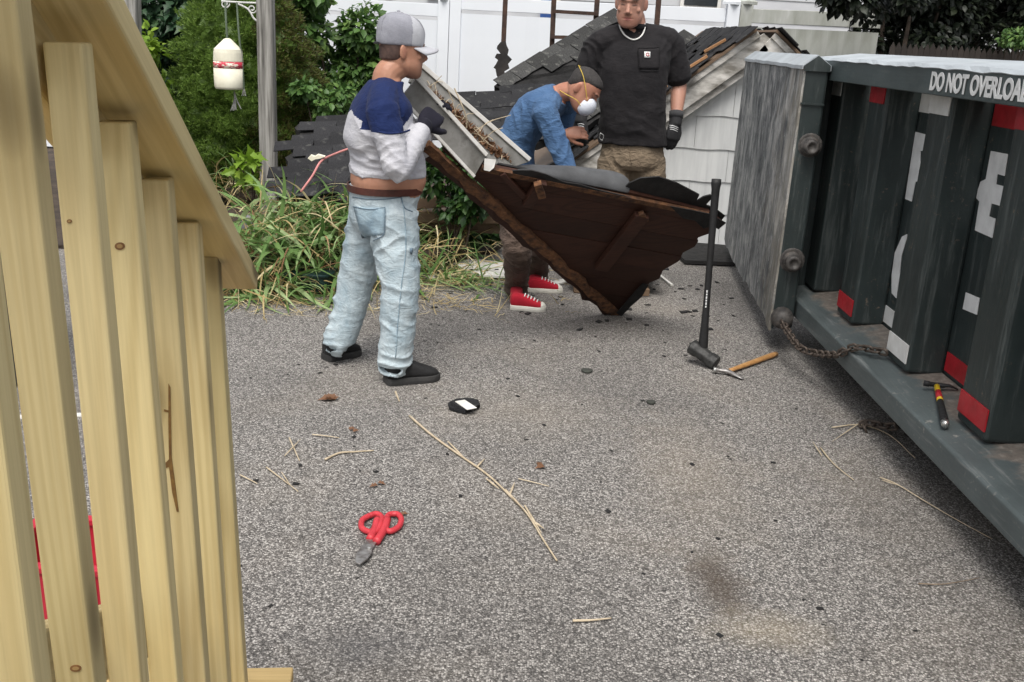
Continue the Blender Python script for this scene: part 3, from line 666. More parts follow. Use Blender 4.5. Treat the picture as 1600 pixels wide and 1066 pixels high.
c = at(1222, 497, 5.50); MB().lathe([(.06, -.05), (.065, 0), (.055, .05), (.03, .07)], c, -dd, 14).build('latch_boss', MAT['greasy_steel'], door, smooth=True)
# underframe, wheels, chains
for x in (2.25, 3.45): MB().bar(V(x, YN, .12), V(x, YF-.2, .12), .14, .14).build('skid_beam', G, dump)
for y in (5.2, .1):
    MB().lathe([(.02, 0), (.10, 0), (.11, .02), (.11, .20), (.10, .22), (.02, .22)], V(1.95, y, .112), V(1, 0, 0), 22).build('wheel', MAT['greasy_steel'], dump, smooth=False, bevel=.006)
_lk = None
def chain(pts, name='chain', ll=.052, parent=None):
    """links strung along a path; each link is its own piece"""
    P = catmull(pts, 24); d = np.r_[0, np.cumsum(np.linalg.norm(np.diff(P, axis=0), axis=1))]
    cn = bpy.data.objects.new(name, None); col.objects.link(cn); cn.parent = parent; ORG[cn] = ORG[parent]; cn.empty_display_size = .02
    global _lk
    if _lk is None:
        q = []; 
        for k in range(16):
            a = 2*math.pi*k/16; q.append((math.cos(a)*.012+(.016 if math.cos(a) > 0 else -.016), math.sin(a)*.0165, 0))
        q = np.array(q); v, f = tube(np.vstack([q, q[:1], q[1:2]]), .0062, 7, V(0, 0, 1), False); _lk = bpy.data.meshes.new('link'); _lk.from_pydata(v.tolist(), [], f); _lk.materials.append(MAT['rusty_chain']); _lk.polygons.foreach_set('use_smooth', np.ones(len(_lk.polygons), bool))
    n = int(d[-1]/.0405)
    for k in range(n):
        s = (k+.5)*d[-1]/n; c = V(*[np.interp(s, d, P[:, j]) for j in range(3)]); c2 = V(*[np.interp(min(s+.01, d[-1]), d, P[:, j]) for j in range(3)])
        t = nrm(c2-c+1e-9); ref = nrm(np.cross(t, V(.3, .2, 1))); b = np.cross(t, ref); ang = R(45 if k % 2 else -45)+rng.normal()*.12
        y = ref*math.cos(ang)+b*math.sin(ang); z = np.cross(t, y); o = link('link', _lk, cn)
        o.matrix_local = Matrix.Translation(tuple(c-ORG[parent])) @ Matrix(np.column_stack([t, y, z]).tolist()).to_4x4()
    return cn
chain([at(1222, 503, 5.42), at(1232, 520, 5.25), at(1250, 543, 5.02), at(1275, 552, 4.9), atX(1305, 554, 1.588), atX(1322, 548, 1.608), on(1336, 543, .332), on(1356, 545, .345), on(1384, 551, .358)], parent=dump)
chain([V(1.80, 4.35, .2), V(1.78, 4.30, .14), V(1.75, 4.20, .07), on(1352, 660, .025), on(1352, 672, .012)], parent=dump)
# hammer left lying on the sill
h = thing('claw_hammer', 'black and yellow handled claw hammer lying on the dumpster sill', 'hammer', on(1465, 630, .33))
a = atX(1462, 610, 1.70); b = atX(1478, 668, 1.70)
zl = lambda p: V(p[0], p[1], .302+(p[0]-XO)*.205+.020)
a, b = zl(on(1462, 612, .33)), zl(on(1477, 664, .33)); d = nrm(b-a)
MB().tube(catmull([a, a+(b-a)*.5, b], 6), np.interp(np.linspace(0, 1, 13), [0, .3, .6, .9, 1], [.009, .011, .014, .016, .013]), 10).build('handle', MAT['black_rubber'], h, smooth=True)
MB().tube([a+d*.005, a+(b-a)*.42], [.0118, .0125], 10).build('handle_label', MAT['yellow_plastic'], h, smooth=True)
MB().tube([a+(b-a)*.17, a+(b-a)*.36], [.0128, .0133], 10).build('label_band', MAT['tape_red'], h, smooth=True)
MB().tube([b-d*.02, b+d*.006], [.0165, .014], 10).build('butt_ring', MAT['key_metal'], h, smooth=True)
s = nrm(np.cross(d, UP)); hd = a-d*.012
MB().tube([hd+s*.05, hd+s*.03, hd+s*.027, hd-s*.02, hd-s*.05+UP*.004, hd-s*.085-UP*.006], [(.013, .013), (.013, .013), (.010, .010), (.011, .012), (.006, .012), (.002, .010)], 10).build('head', MAT['black_rubber'], h, smooth=True)
# ================================================================== deck stairs with railing
def stairs():
    T0 = V(-.463, .98, 1.622); TD = (V(-.548, 1.66, 1.262)-T0)/4      # baluster tops, one step along the rail
    d = nrm(TD); root = thing('deck_stairs', 'new pine deck stairs with slanted handrail and square balusters', 'stairs', (-.8, 1.0, 0))
    hz = nrm(V(d[0], d[1], 0)); rt = V(hz[1], -hz[0], 0)              # rt points to the driveway side
    rot = np.column_stack([rt, hz, UP]); W = .0368
    m = MAT['treated_pine']; r = np.random.default_rng(5)
    for k in range(-4, 5):
        tp = T0+TD*k; L = 1.02; jit = r.normal(size=2)*.0015
        c = tp+rt*(W/2+jit[0]+math.sin(R(1.4))*L/2+(.017 if k <= -2 else 0.))+hz*(W/2)-UP*(L/2)
        o = MB().box((0, 0, 0), (W, W, L)).build('baluster', m, root, bevel=.003); o.data.transform(Matrix.Translation(tuple(ORG[root])))
        o.matrix_local = Matrix.Translation(tuple(c-ORG[root])) @ (Matrix(rot.tolist()) @ Matrix.Rotation(-R(1.4)+r.normal()*.004, 3, 'Y')).to_4x4()
    s0, s1 = -6.2, 4.78                                              # rail extent in baluster steps
    n = nrm(np.cross(d, rt)); n = n if n[2] > 0 else -n
    a0, a1 = T0+TD*s0, T0+TD*s1
    def sl(nm, off_r, off_n, w, h, e0=s0, e1=s1, mt='treated_pine_slope', bev=.004):
        p, q = T0+TD*e0+rt*off_r+n*off_n, T0+TD*e1+rt*off_r+n*off_n
        o = MB().box((0, 0, 0), (w, np.linalg.norm(q-p), h)).build(nm, MAT[mt], root, bevel=bev); o.data.transform(Matrix.Translation(tuple(ORG[root])))
        o.matrix_local = Matrix.Translation(tuple((p+q)/2-ORG[root])) @ Matrix(np.column_stack([rt, d, n]).tolist()).to_4x4(); return o
    q0, q1 = V(-.400, .98, 1.663), V(-.490, 1.80, 1.186); cd = nrm(q1-q0); cn = nrm(np.cross(rt, cd)); cn = cn if cn[2] > 0 else -cn; cr = np.cross(cd, cn)
    p, q = q0-cd*1.1-cr*.070+cn*.018, q1+cd*.055-cr*.070+cn*.018
    o = MB().box((0, 0, 0), (.140, np.linalg.norm(q-p), .036)).build('handrail_cap', MAT['treated_pine_slope'], root, bevel=.004); o.data.transform(Matrix.Translation(tuple(ORG[root])))
    o.matrix_local = Matrix.Translation(tuple((p+q)/2-ORG[root])) @ Matrix(np.column_stack([cr, cd, cn]).tolist()).to_4x4()
    sl('sub_rail', -.025, .002, .036, .088, e1=4.3)
    sl('bottom_rail', -.024, -.60, .036, .088, e1=4.3)
    # newel behind the last baluster, stringers, treads
    nb = T0+TD*4.15-rt*.03; MB().box((0, 0, 0), (.088, .088, 1.14)).build('newel_post', m, root, bevel=.004)
    o = [c for c in root.children if c.name.startswith('newel')][0]; o.data.transform(Matrix.Translation(tuple(ORG[root])))
    o.matrix_local = Matrix.Translation(tuple(V(nb[0]-.045, nb[1]-.06, .60)-ORG[root])) @ Matrix(rot.tolist()).to_4x4()
    for off in (-.06, -.95): sl('stringer', off, -1.02, .04, .26, e0=-5, e1=4.6, mt='treated_pine_slope')
    for k in range(4):
        c = T0+TD*(4.9-1.62*k)-rt*.45; z = .19+.165*k
        o = MB().box((0, 0, 0), (1.06, .27, .036)).build('tread', MAT['fresh_tread'], root, bevel=.004); o.data.transform(Matrix.Translation(tuple(ORG[root])))
        cc = V(c[0], 1.80-.29*k, z)+V(.035, 0, 0); o.matrix_local = Matrix.Translation(tuple(cc-ORG[root])) @ Matrix(rot.tolist()).to_4x4()
    # knots and a resin split showing on the balusters
    def mark(k, px, nm, mt='knot_dark'):
        p0 = T0+TD*k-hz*.0012; MB().prism([onplane(x, y, p0, hz) for x, y in px], hz*.002).build(nm, MAT[mt], root)
    def knot(k, x, y, rx, ry):
        mark(k, [(x+rx*math.cos(a), y+ry*math.sin(a)) for a in np.linspace(0, 6.28, 14, endpoint=False)], 'knot', 'knot_ring'); p0 = None
        p0 = T0+TD*k-hz*.0018; MB().prism([onplane(x+rx*.6*math.cos(a), y+ry*.55*math.sin(a), p0, hz) for a in np.linspace(0, 6.28, 10, endpoint=False)], hz*.001).build('knot_heart', MAT['knot_heart'], root)
    knot(1, 187, 385, 8, 6); knot(0, 108, 346, 4, 3); knot(-1, 118, 1045, 9, 5); knot(1, 203, 789, 2, 4)
    mark(2, [(263, 600), (266, 606), (267, 660), (268, 715), (274, 760), (279, 800), (276, 800), (269, 770), (264, 730), (257, 732), (251, 744), (250, 738), (256, 726), (264, 718), (263, 660)], 'split')
    mark(2, [(256, 640), (264, 642), (264, 645), (256, 643)], 'split')
    return root
NTk = simple('knot_dark', (.20, .11, .03), (.12, .06, .02), .7, 60, 90, .2); simple('knot_ring', (.24, .12, .045), (.14, .065, .025), .6, 60, 90, .2); simple('knot_heart', (.42, .27, .11), (.30, .17, .06), .6, 60, 90, .2)
stairs()
# ================================================================== the torn-off piece of roof the men are carrying
def roof_piece():
    TL, TR, BT = at(684, 228, 4.98), at(1128, 345, 5.60), on(966, 489, .012)
    n = nrm(np.cross(TR-TL, BT-TL)); n = n if n[1] < 0 else -n          # towards the camera
    pl = lambda x, y: onplane(x, y, TL, n)
    u = nrm(pl(1110, 330)-pl(752, 258)); w = np.cross(n, u); w = w if w[2] < 0 else -w
    O = pl(752, 258); to2 = lambda p: V(np.dot(p-O, u), np.dot(p-O, w)); to3 = lambda q, o=0.: O+u*q[0]+w*q[1]+n*o
    root = thing('torn_roof_section', 'torn-off dark brown plank roof section held tilted by the men', 'roof section', BT)
    out = [(690, 234), (752, 258), (830, 273), (985, 301), (1108, 331), (1127, 346), (1116, 353), (1110, 365), (1094, 372), (1087, 386), (1070, 396), (1063, 409), (1040, 421), (1032, 436), (1016, 442), (1007, 457), (992, 464), (985, 478), (968, 487), (946, 474), (898, 430), (840, 376), (790, 325), (742, 280)]
    P2 = [to2(pl(*p)) for p in out]; ys = [p[1] for p in P2]; r = np.random.default_rng(2)
    edges = np.linspace(min(ys), max(ys), 8); rot = np.column_stack([u, -w, n])
    for i in range(7):
        poly = clip(P2, V(0, edges[i]+.0012), V(0, 1)); poly = clip(poly, V(0, edges[i+1]-.0012), V(0, -1)) if len(poly) > 2 else []
        if len(poly) < 3: continue
        # ragged broken end on the right-hand side
        xm = max(p[0] for p in poly); poly = [p-V(r.uniform(0, .02) if p[0] > xm-.25 and i > 0 else 0, 0) for p in poly]
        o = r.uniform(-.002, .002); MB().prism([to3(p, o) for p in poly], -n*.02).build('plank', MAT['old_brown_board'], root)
    MB().prism([to3(p*V(.995, .995), -.030) for p in P2], -n*.012).build('roofing_felt', MAT['tar_paper'], root)
    # rafters and blocks nailed on the underside
    def raft(x0, y0, x1, y1, wd, h, m='old_brown_board', nm='rafter'): MB().bar(pl(x0, y0)+n*(h/2+.006), pl(x1, y1)+n*(h/2+.006), wd, h, up=n).build(nm, MAT[m], root, bevel=.003)
    raft(938, 414, 1002, 330, .085, .04); raft(822, 312, 846, 276, .055, .05); raft(784, 266, 824, 308, .03, .03)
    MB().bar(pl(838, 274)+n*.055, pl(845, 294)+n*.06, .04, .035, up=n).build('nailing_block', MAT['broken_edge_wood'], root, bevel=.002)
    MB().bar(pl(1000, 326)+n*.03, pl(1008, 338)+n*.03, .03, .03, up=n).build('nailing_block', MAT['broken_edge_wood'], root, bevel=.002)
    MB().bar(pl(752, 260)+n*.012, pl(1105, 333)+n*.012, .03, .022, up=n).build('edge_strip', MAT['broken_edge_wood'], root)
    # splintered eave board along the left edge
    a, b = at(672, 218, 4.94), BT+V(.005, 0, .02); k = 26; g = []; dd = nrm(b-a); ln = np.linalg.norm(b-a); si = nrm(np.cross(dd, n)); si = si if si[2] < 0 else -si
    for nm, o1, o2, t1, m in (('eave_board', 0., .055, .035, 'broken_edge_wood'), ('eave_board_lower', .052, .088, .022, 'old_brown_board')):
        g = []
        for j in range(k+1):
            c = a+dd*ln*j/k; e = r.normal(size=4)*.006; g.append([c+si*(o1+e[0])+n*.0, c+si*(o1+e[0])+n*(t1+e[1]), c+si*(o2+e[2])+n*(t1+e[3]), c+si*(o2+e[2])+n*0.])
        MB().add(*loft([np.array(q) for q in g])).build(nm, MAT[m], root)
    # boxed gutter (grey boards, white painted edges) full of leaf litter
    def board(nm, c, t, m='gutter_board'):
        c = [np.asarray(x) for x in c]; nn = nrm(np.cross(c[1]-c[0], c[3]-c[0])); return MB().prism(c, nn*t).build(nm, MAT[m], root, bevel=.002)
    n0, n1, n2, n3 = at(650, 124, 4.90), at(759, 245, 5.10), at(741, 276, 5.08), at(628, 152, 4.88)
    board('gutter_front', [n0, n1, n2, n3], .018)
    f0, f1, f2, f3 = at(652, 100, 5.02), at(827, 253, 5.30), at(800, 262, 5.24), at(640, 128, 4.97)
    board('gutter_back', [f0, f1, f2, f3], .018)
    board('gutter_floor', [at(645, 132, 4.93), at(768, 258, 5.13), at(800, 262, 5.235), at(642, 130, 4.975)], .012)
    def strip(p, q, wd, h, nm): MB().bar(p, q, wd, h).build(nm, MAT['white_trim_paint'], root, bevel=.002)
    strip(f0+UP*.012, f1+UP*.012, .024, .022, 'gutter_lip'); strip(n0+UP*.010, n1+UP*.010, .030, .020, 'gutter_lip'); strip(n3-UP*.006, n2+UP*.0, .016, .016, 'gutter_lip')
    MB().prism([at(757, 248, 5.07), at(775, 250, 5.10), at(772, 262, 5.09), at(765, 268, 5.08), at(756, 266, 5.07)], (0, .01, 0)).build('white_patch', MAT['white_trim_paint'], root)
    MB().prism([at(772, 246, 5.16), at(800, 258, 5.22), at(797, 266, 5.20), at(768, 262, 5.14)], (0, .012, .0)).build('end_board', MAT['gutter_board'], root)
    # leaf litter in the gutter
    lv = MB()
    for i in range(420):
        t = r.random()**.6; s = r.random(); c = (at(660, 140, 4.93)*(1-t)+at(775, 252, 5.16)*t)*(1-s)+(at(662, 136, 5.0)*(1-t)+at(798, 258, 5.235)*t)*s+UP*(.012+.02*r.random())
        q = r.normal(size=(2, 3))*.011; lv.add([c-q[0], c+q[1]*.5, c+q[0]+UP*.012, c-q[1]*.5], [(0, 1, 2, 3)])
    lv.build('leaf_litter', MAT['dead_leaf'], root)['kind'] = 'stuff'
    for i in range(22):
        t = r.random(); c = at(660, 138, 4.95)*(1-t)+at(785, 255, 5.17)*t+UP*.02; q = r.normal(size=3)*.07; q[2] = abs(q[2])*.9; MB().tube(catmull([c-q*.3, c+q*.4+UP*.02, c+q], 4), .0018, 5).build('twig', MAT['twig_pale'], root)
    MB().tube(catmull([at(710, 138, 5.0), at(722, 165, 5.0), at(729, 185, 5.02), at(729, 200, 5.05)], 6), .0035, 6).build('root_strand', MAT['twig_pale'], root)
    # roofing hanging over the top edge: bulging grey sheet and torn black felt
    g = []
    for j, x in enumerate(np.linspace(806, 984, 22)):
        f = (x-806)/178; y = np.interp(x, [806, 985], [268, 303]); e = pl(x, y)+n*.004; h = np.interp(f, [0, .15, .5, .85, .96, 1], [.012, .04, .085, .105, .095, .07])*.85; bk = V(0, 1, 0)
        g.append([e+UP*0., e+UP*h*.55-n*.004, e+UP*h+bk*.05, e+UP*h*1.02+bk*.14, e+UP*h*.7+bk*.26, e-UP*.05+bk*.36])
    MB().grid(g).build('rolled_roofing', MAT['rolled_roofing'], root, smooth=True, solid=.008, sub=1)
    ft = [(800, 262), (830, 262), (852, 268), (880, 280), (905, 284), (940, 294), (975, 302), (985, 306), (960, 300), (900, 290), (840, 277), (802, 270)]
    MB().prism([pl(x, y)+n*.014 for x, y in ft], n*.006).build('felt_strip', MAT['tar_paper'], root)
    jf = [(972, 302), (984, 291), (1002, 283), (1030, 281), (1058, 290), (1094, 309), (1089, 319), (1100, 312), (1112, 309), (1113, 315), (1104, 325), (1118, 330), (1134, 342), (1126, 352), (1100, 340), (1050, 328), (1000, 315)]
    g = [];  top = [pl(x, y)-n*.02 for x, y in jf]
    MB().prism(top, -n*.008).build('torn_felt', MAT['tar_paper'], root)
    MB().prism([pl(x, y)+n*.022 for x, y in [(1046, 317), (1080, 323), (1108, 329), (1133, 343), (1121, 353), (1112, 347), (1098, 352), (1084, 339), (1066, 336)]], n*.005).build('felt_flap', MAT['tar_paper'], root)
    MB().prism([pl(x, y)+n*.022 for x, y in [(962, 484), (975, 470), (990, 452), (1003, 438), (1012, 440), (1002, 458), (984, 474), (970, 489)]], n*.006).build('felt_scrap', MAT['tar_paper'], root)
    return root, n
ROOF, ROOF_N = roof_piece()
# ================================================================== people
def remesh(v, f, voxel, it=6):
    me = bpy.data.meshes.new('tmp'); me.from_pydata(np.asarray(v).tolist(), [], f); me.update()
    bm = bmesh.new(); bm.from_mesh(me); bmesh.ops.recalc_face_normals(bm, faces=bm.faces); bm.to_mesh(me); bm.free()
    o = bpy.data.objects.new('tmp', me); col.objects.link(o)
    m = o.modifiers.new('r', 'REMESH'); m.mode = 'VOXEL'; m.voxel_size = voxel; m.use_smooth_shade = True
    if it: s = o.modifiers.new('s', 'SMOOTH'); s.factor = .5; s.iterations = it
    dg = bpy.context.evaluated_depsgraph_get(); dg.update(); out = bpy.data.meshes.new_from_object(o.evaluated_get(dg))
    bpy.data.objects.remove(o); bpy.data.meshes.remove(me); return out
def get_v(me): a = np.empty(len(me.vertices)*3); me.vertices.foreach_get('co', a); return a.reshape(-1, 3)
def get_n(me): a = np.empty(len(me.vertices)*3); me.vertices.foreach_get('normal', a); return a.reshape(-1, 3)
def set_v(me, v): me.vertices.foreach_set('co', v.ravel()); me.update()
class Blob(MB):
    def limb(s, pts, rad, n=16, sub=5, ref=None):
        """smooth limb through the joints; rad: number or (a, b) per joint; rounded ends"""
        P = catmull(pts, sub); r = np.asarray(rad, float); r = np.stack([r, r], 1) if r.ndim == 1 else r; Rr = catmull(r, sub)
        d0, d1 = nrm(P[0]-P[1]), nrm(P[-1]-P[-2])
        P = np.vstack([P[0]+d0*Rr[0].min()*.55, P[0]+d0*Rr[0].min()*.3, P, P[-1]+d1*Rr[-1].min()*.3, P[-1]+d1*Rr[-1].min()*.55]); Rr = np.vstack([Rr[0]*.45, Rr[0]*.8, Rr, Rr[-1]*.8, Rr[-1]*.45])
        return s.add(*tube(P, Rr, n, ref))
    def rings(s, rows, n=28, p=2.3):
        """rows: (centre, side vector, front vector)"""
        C0 = np.array([np.concatenate([r_[0], r_[1], r_[2]]) for r_ in rows]); C1 = catmull(C0, 4)
        return s.add(*loft([ell(q[:3], q[3:6], q[6:9], n, p) for q in C1]))
    def ball(s, c, r, n=12, axes=None):
        r = np.broadcast_to(np.asarray(r, float), 3); A = np.eye(3) if axes is None else np.column_stack(axes); rows = []
        for t in np.linspace(.12, math.pi-.12, n): rows.append(np.asarray(c)+(np.stack([np.cos(np.linspace(0, 2*math.pi, n, endpoint=False))*math.sin(t)*r[0], np.sin(np.linspace(0, 2*math.pi, n, endpoint=False))*math.sin(t)*r[1], np.full(n, math.cos(t)*r[2])], 1)) @ A.T)
        return s.add(*loft(rows))
    def skinned(s, name, mat, parent, voxel=.008, it=6, folds=(), post=None, noise=0., ns=0):
        me = remesh(np.vstack(s.v), s.f, voxel, it); v = get_v(me); nn = get_n(me); d = np.zeros(len(v))
        for (c, rad, ax, lam, amp) in folds:
            ax = nrm(ax); q = v-np.asarray(c); wgt = np.exp(-(q**2).sum(1)/(rad*rad)); sd_ = int(abs(c[0]*970+c[2]*310)) % 97; wp = pnoise(v, 5.5, sd_, 2); wq = pnoise(v, 13, sd_+1, 2)
            ph = (q @ ax)/(lam*1.25)*2*math.pi+wp*5.0+wq*1.3; gate = np.clip(.55+.9*pnoise(v, 8, sd_+2, 2), 0, 1.2); d += amp*1.15*wgt*gate*(1-2*np.abs(np.sin(ph/2))**.7)
        if noise: d += noise*pnoise(v, 14, ns, 3)
        v2 = v+nn*d[:, None]
        if post is not None: v2 = post(v2, nn)
        set_v(me, v2-ORG[parent]); me.polygons.foreach_set('use_smooth', np.ones(len(me.polygons), bool)); me.materials.append(mat)
        o = link(name, me, parent); return o
def head(bl, c, up, fw, k=1.0, jaw=1.0):
    """adds a head to the body blob; returns its local frame"""
    up, fw = nrm(up), None or nrm(fw); fw = nrm(fw-up*np.dot(fw, up)); lt = np.cross(up, fw)
    rows = [(-.117, .058, .022*jaw, .020), (-.106, .050, .040*jaw, .040), (-.088, .036, .053*jaw, .058), (-.062, .018, .062*jaw, .078), (-.03, .006, .068, .091), (0, .002, .0715, .096), (.03, -.002, .074, .0985), (.06, -.006, .0735, .095), (.088, -.009, .063, .081), (.108, -.010, .044, .058), (.119, -.010, .018, .024)]
    bl.rings([(c+up*z*k+fw*f*k, lt*a*k, fw*b*k) for z, f, a, b in rows], 24, 2.15)
    L = lambda l, f, z: c+lt*l*k+fw*f*k+up*z*k
    bl.limb([L(0, .088, .022), L(0, .101, -.008), L(0, .110, -.030)], [.008*k, .0105*k, .0135*k], 10, 3)               # nose
    bl.ball(L(0, .099, -.036), (.019*k, .011*k, .010*k), 8, (lt, fw, up))
    bl.limb([L(-.036, .084, .030), L(0, .092, .028), L(.036, .084, .030)], [.011*k, .012*k, .011*k], 8, 3)            # brow
    bl.ball(L(0, .086, -.066), (.025*k, .013*k, .011*k), 8, (lt, fw, up))                                             # mouth mass
    bl.ball(L(0, .072, -.100), (.022*k, .017*k, .016*k), 8, (lt, fw, up))                                             # chin
    for s in (-1, 1):
        bl.ball(L(.078*s, -.012, -.006), (.008*k, .019*k, .033*k), 8, (lt+fw*.0, fw-lt*s*.45, up))
        bl.ball(L(.046*s, .068, -.022), (.017*k, .014*k, .015*k), 8, (lt, fw, up))
    return L, lt, fw, up
def face_post(frames):
    """sculpts eye sockets and the mouth line; paints brows, lips, eyes and stubble into the 'tint' attribute"""
    def fn(v, n):
        for (c, up, fw, lt, k) in frames:
            q = (v-c)/k; l, f, z = q @ lt, q @ fw, q @ up; near = (f > .03)
            for s in (-1, 1):
                g = np.exp(-(((l-.032*s)/.016)**2+((z-.008)/.010)**2))*near; v = v-np.outer(g*.008*k, fw)
                g2 = np.exp(-(((l-.031*s)/.012)**2+((z-.006)/.006)**2))*near; v = v+np.outer(g2*.004*k, fw)
            g = np.exp(-((l/.024)**2+((z+.064)/.0035)**2))*near; v = v-np.outer(g*.005*k, fw)
        return v
    return fn
def tint(o, paint_fn):
    me = o.data; v = get_v(me)+ORG[o]; a = me.attributes.new('tint', 'FLOAT_COLOR', 'POINT'); cdat = np.zeros((len(v), 4)); paint_fn(v, cdat); a.data.foreach_set('color', cdat.ravel())
def face_paint(c, up, fw, lt, k, brow=(.03, .018, .012), lips=(.36, .12, .10), stub=None, cap_z=None, eyes=True):
    def fn(v, cd):
        q = (v-c)/k; l, f, z = q @ lt, q @ fw, q @ up; near = (f > .02) & (np.abs(z) < .14)
        def put(m, colr): m = np.clip(m, 0, 1); w = m > cd[:, 3]; cd[w, :3] = colr; cd[w, 3] = m[w]
        if stub is not None: put(.55*np.exp(-(((np.abs(l))/.075)**4+((z+.085)/.04)**4))*near, stub)
        put(.85*np.exp(-((l/.024)**4+((z+.064)/.010)**4))*near*(f > .07), lips)
        put(.9*np.exp(-((l/.022)**4+((z+.064)/.0028)**2))*near*(f > .07), (.10, .03, .025))
        for s in (-1, 1):
            put(.95*np.exp(-(((l-.033*s)/.019)**4+((z-.030+.0*l)/.0055)**2))*near, brow)
            if eyes: put(.9*np.exp(-(((l-.031*s)/.014)**4+((z-.004)/.0042)**2))*near, (.05, .03, .025))
            put(.4*np.exp(-(((l-.080*s)/.006)**2+((f+.012)/.02)**2+((z+.005)/.03)**2)), (.45, .17, .13))
        put(.15*np.exp(-((l/.018)**2+((z+.03)/.014)**2))*(f > .085), (.50, .22, .17))
    return fn
def hand(bl, wrist, along, back, side=1, curl=(.35, .5, .45), k=1.0, thumb=.6, spread=.05, fat=1.0):
    """palm, four bent fingers of unequal length and a thumb leaving the side of the palm; back = outward normal of the back of the hand"""
    a = nrm(along); b = nrm(back-a*np.dot(back, a)); s = np.cross(a, b)*side       # s points to the thumb side
    w = wrist
    bl.add(*loft([ell(w+a*t*k, s*x*k*fat, b*y*k*fat, 16, 2.6) for t, x, y in ((-.02, .026, .020), (.0, .028, .019), (.025, .038, .019), (.055, .043, .018), (.085, .042, .015), (.095, .036, .012))]))
    for i, (off, ln, r0) in enumerate(((.031, .070, .0095), (.0105, .079, .010), (-.0105, .073, .0095), (-.031, .057, .0085))):
        d = nrm(a+s*off*spread*18); p = w+a*.083*k+s*off*k-b*.001*k; pts = [p]; ang = 0
        for seg, cu in zip((.46, .30, .24), curl):
            ang += cu*(1+.12*i); dirv = d*math.cos(ang)-b*math.sin(ang); p = p+dirv*ln*seg*k; pts.append(p)
        bl.limb(pts, [r0*fat*k*1.08, r0*fat*k, r0*fat*k*.94, r0*fat*k*.82], 10, 3)
    t0 = w+a*.022*k+s*.030*k-b*.006*k; d1 = nrm(a*.75+s*thumb-b*.35); t1 = t0+d1*.042*k; d2 = nrm(a*.95+s*thumb*.35-b*.5); t2 = t1+d2*.032*k; t3 = t2+nrm(d2-b*.3)*.024*k
    bl.limb([t0, t1, t2, t3], [.016*fat*k, .0125*fat*k, .011*fat*k, .0095*fat*k], 10, 3)
def shoe(parent, heel, toe, up_m, sole_m, name='shoe', w=.050, h=.085, sole=.026, toecap=None, ank=None, z0=0.0, laces=None):
    heel = np.asarray(heel, float); toe = np.asarray(toe, float); d = nrm(toe-heel); L = np.linalg.norm(toe-heel); s = nrm(np.cross(d, UP)); u = np.cross(s, d)
    base = lambda t: heel+d*L*t+u*z0
    prof = [(0, .55, .75), (.05, .78, .95), (.15, .86, 1.05), (.28, .84, 1.0), (.42, .88, .92), (.58, .98, .74), (.72, 1.05, .56), (.86, .95, .42), (.95, .70, .32), (1.0, .38, .20)]
    bl = Blob(); rows = []
    for t, ww, hh in prof: rows.append((base(t)+u*(sole*.6+h*hh/2), s*w*ww, u*h*hh/2))
    bl.rings(rows, 20, 2.7)
    if ank is not None: bl.limb([base(.16)+u*.05, ank], [.043, .040], 14, 3)
    o = bl.skinned(name, up_m, parent, .006, 4)
    outl = lambda gr, z: [base(t)+s*w*ww*gr*sg+u*z for sg, it in ((1, prof), (-1, prof[::-1])) for t, ww, hh in it]
    n = len(prof)*2; e = .004
    q0 = outl(1.08, 0.0); q1 = outl(1.12, sole*.5); q2 = outl(1.06, sole); ext = lambda q: [p+(p-base(.5))*.025 for p in q]
    mb = MB().add(*loft([np.array(ext(q0)), np.array(ext(q1)), np.array(ext(q2))])); mb.build('sole', sole_m, o, smooth=False, bevel=.003)
    if toecap:
        b2 = Blob(); b2.rings([(base(t)+u*(sole*.6+h*hh/2), s*w*ww*1.05, u*(h*hh/2+.004)) for t, ww, hh in prof if t >= .86], 18, 2.7); b2.skinned('toe_cap', toecap, o, .005, 3)
    if laces:
        for k in range(5):
            t = .38+.09*k; hh = np.interp(t, [p[0] for p in prof], [p[2] for p in prof]); c = base(t)+u*(sole*.6+h*hh+.004)
            MB().tube(catmull([c-s*.027-u*.012, c+u*.002+d*.006, c+s*.027-u*.012], 4), .0042, 6).build('lace', laces, o, smooth=True)
    return o
def bvh_of(o): me = o.data; v = get_v(me)+ORG[o]; return BVHTree.FromPolygons([tuple(p) for p in v], [tuple(p.vertices) for p in me.polygons])
def drape(o, px, name, mat, off=.004, res=5, parent=None, thick=.003):
    """a small flat patch laid on the surface of o; px: four photo corners"""
    bt = bvh_of(o); g = []; px = np.array(px, float)
    for i in range(res+1):
        row = []
        for j in range(res+1):
            a, b = i/res, j/res; p = (px[0]*(1-b)+px[1]*b)*(1-a)+(px[3]*(1-b)+px[2]*b)*a; d = nrm(ray(*p)); h = bt.ray_cast(Vector(_C), Vector(d))
            if h[0] is None: return None
            row.append(np.array(h[0])+(np.array(h[1]) if np.dot(h[1], d) < 0 else -np.array(h[1]))*off)
        g.append(row)
    return MB().grid(g).build(name, mat, parent or o, smooth=True, solid=thick)
def drape_line(o, px, name, mat, rad=.002, off=.002, sub=6, parent=None):
    bt = bvh_of(o); P = []
    for p in catmull(np.array(px, float), sub):
        d = nrm(ray(*p)); h = bt.ray_cast(Vector(_C), Vector(d))
        if h[0] is not None: P.append(np.array(h[0])+(np.array(h[1]) if np.dot(h[1], d) < 0 else -np.array(h[1]))*off)
    return MB().tube(P, rad, 6).build(name, mat, parent or o, smooth=True) if len(P) > 2 else None
def assign(o, mats, fn):
    me = o.data
    for m in mats: me.materials.append(m)
    c = np.empty(len(me.polygons)*3); me.polygons.foreach_get('center', c); idx = fn(c.reshape(-1, 3)+ORG[o]).astype(np.int32); me.polygons.foreach_set('material_index', idx)

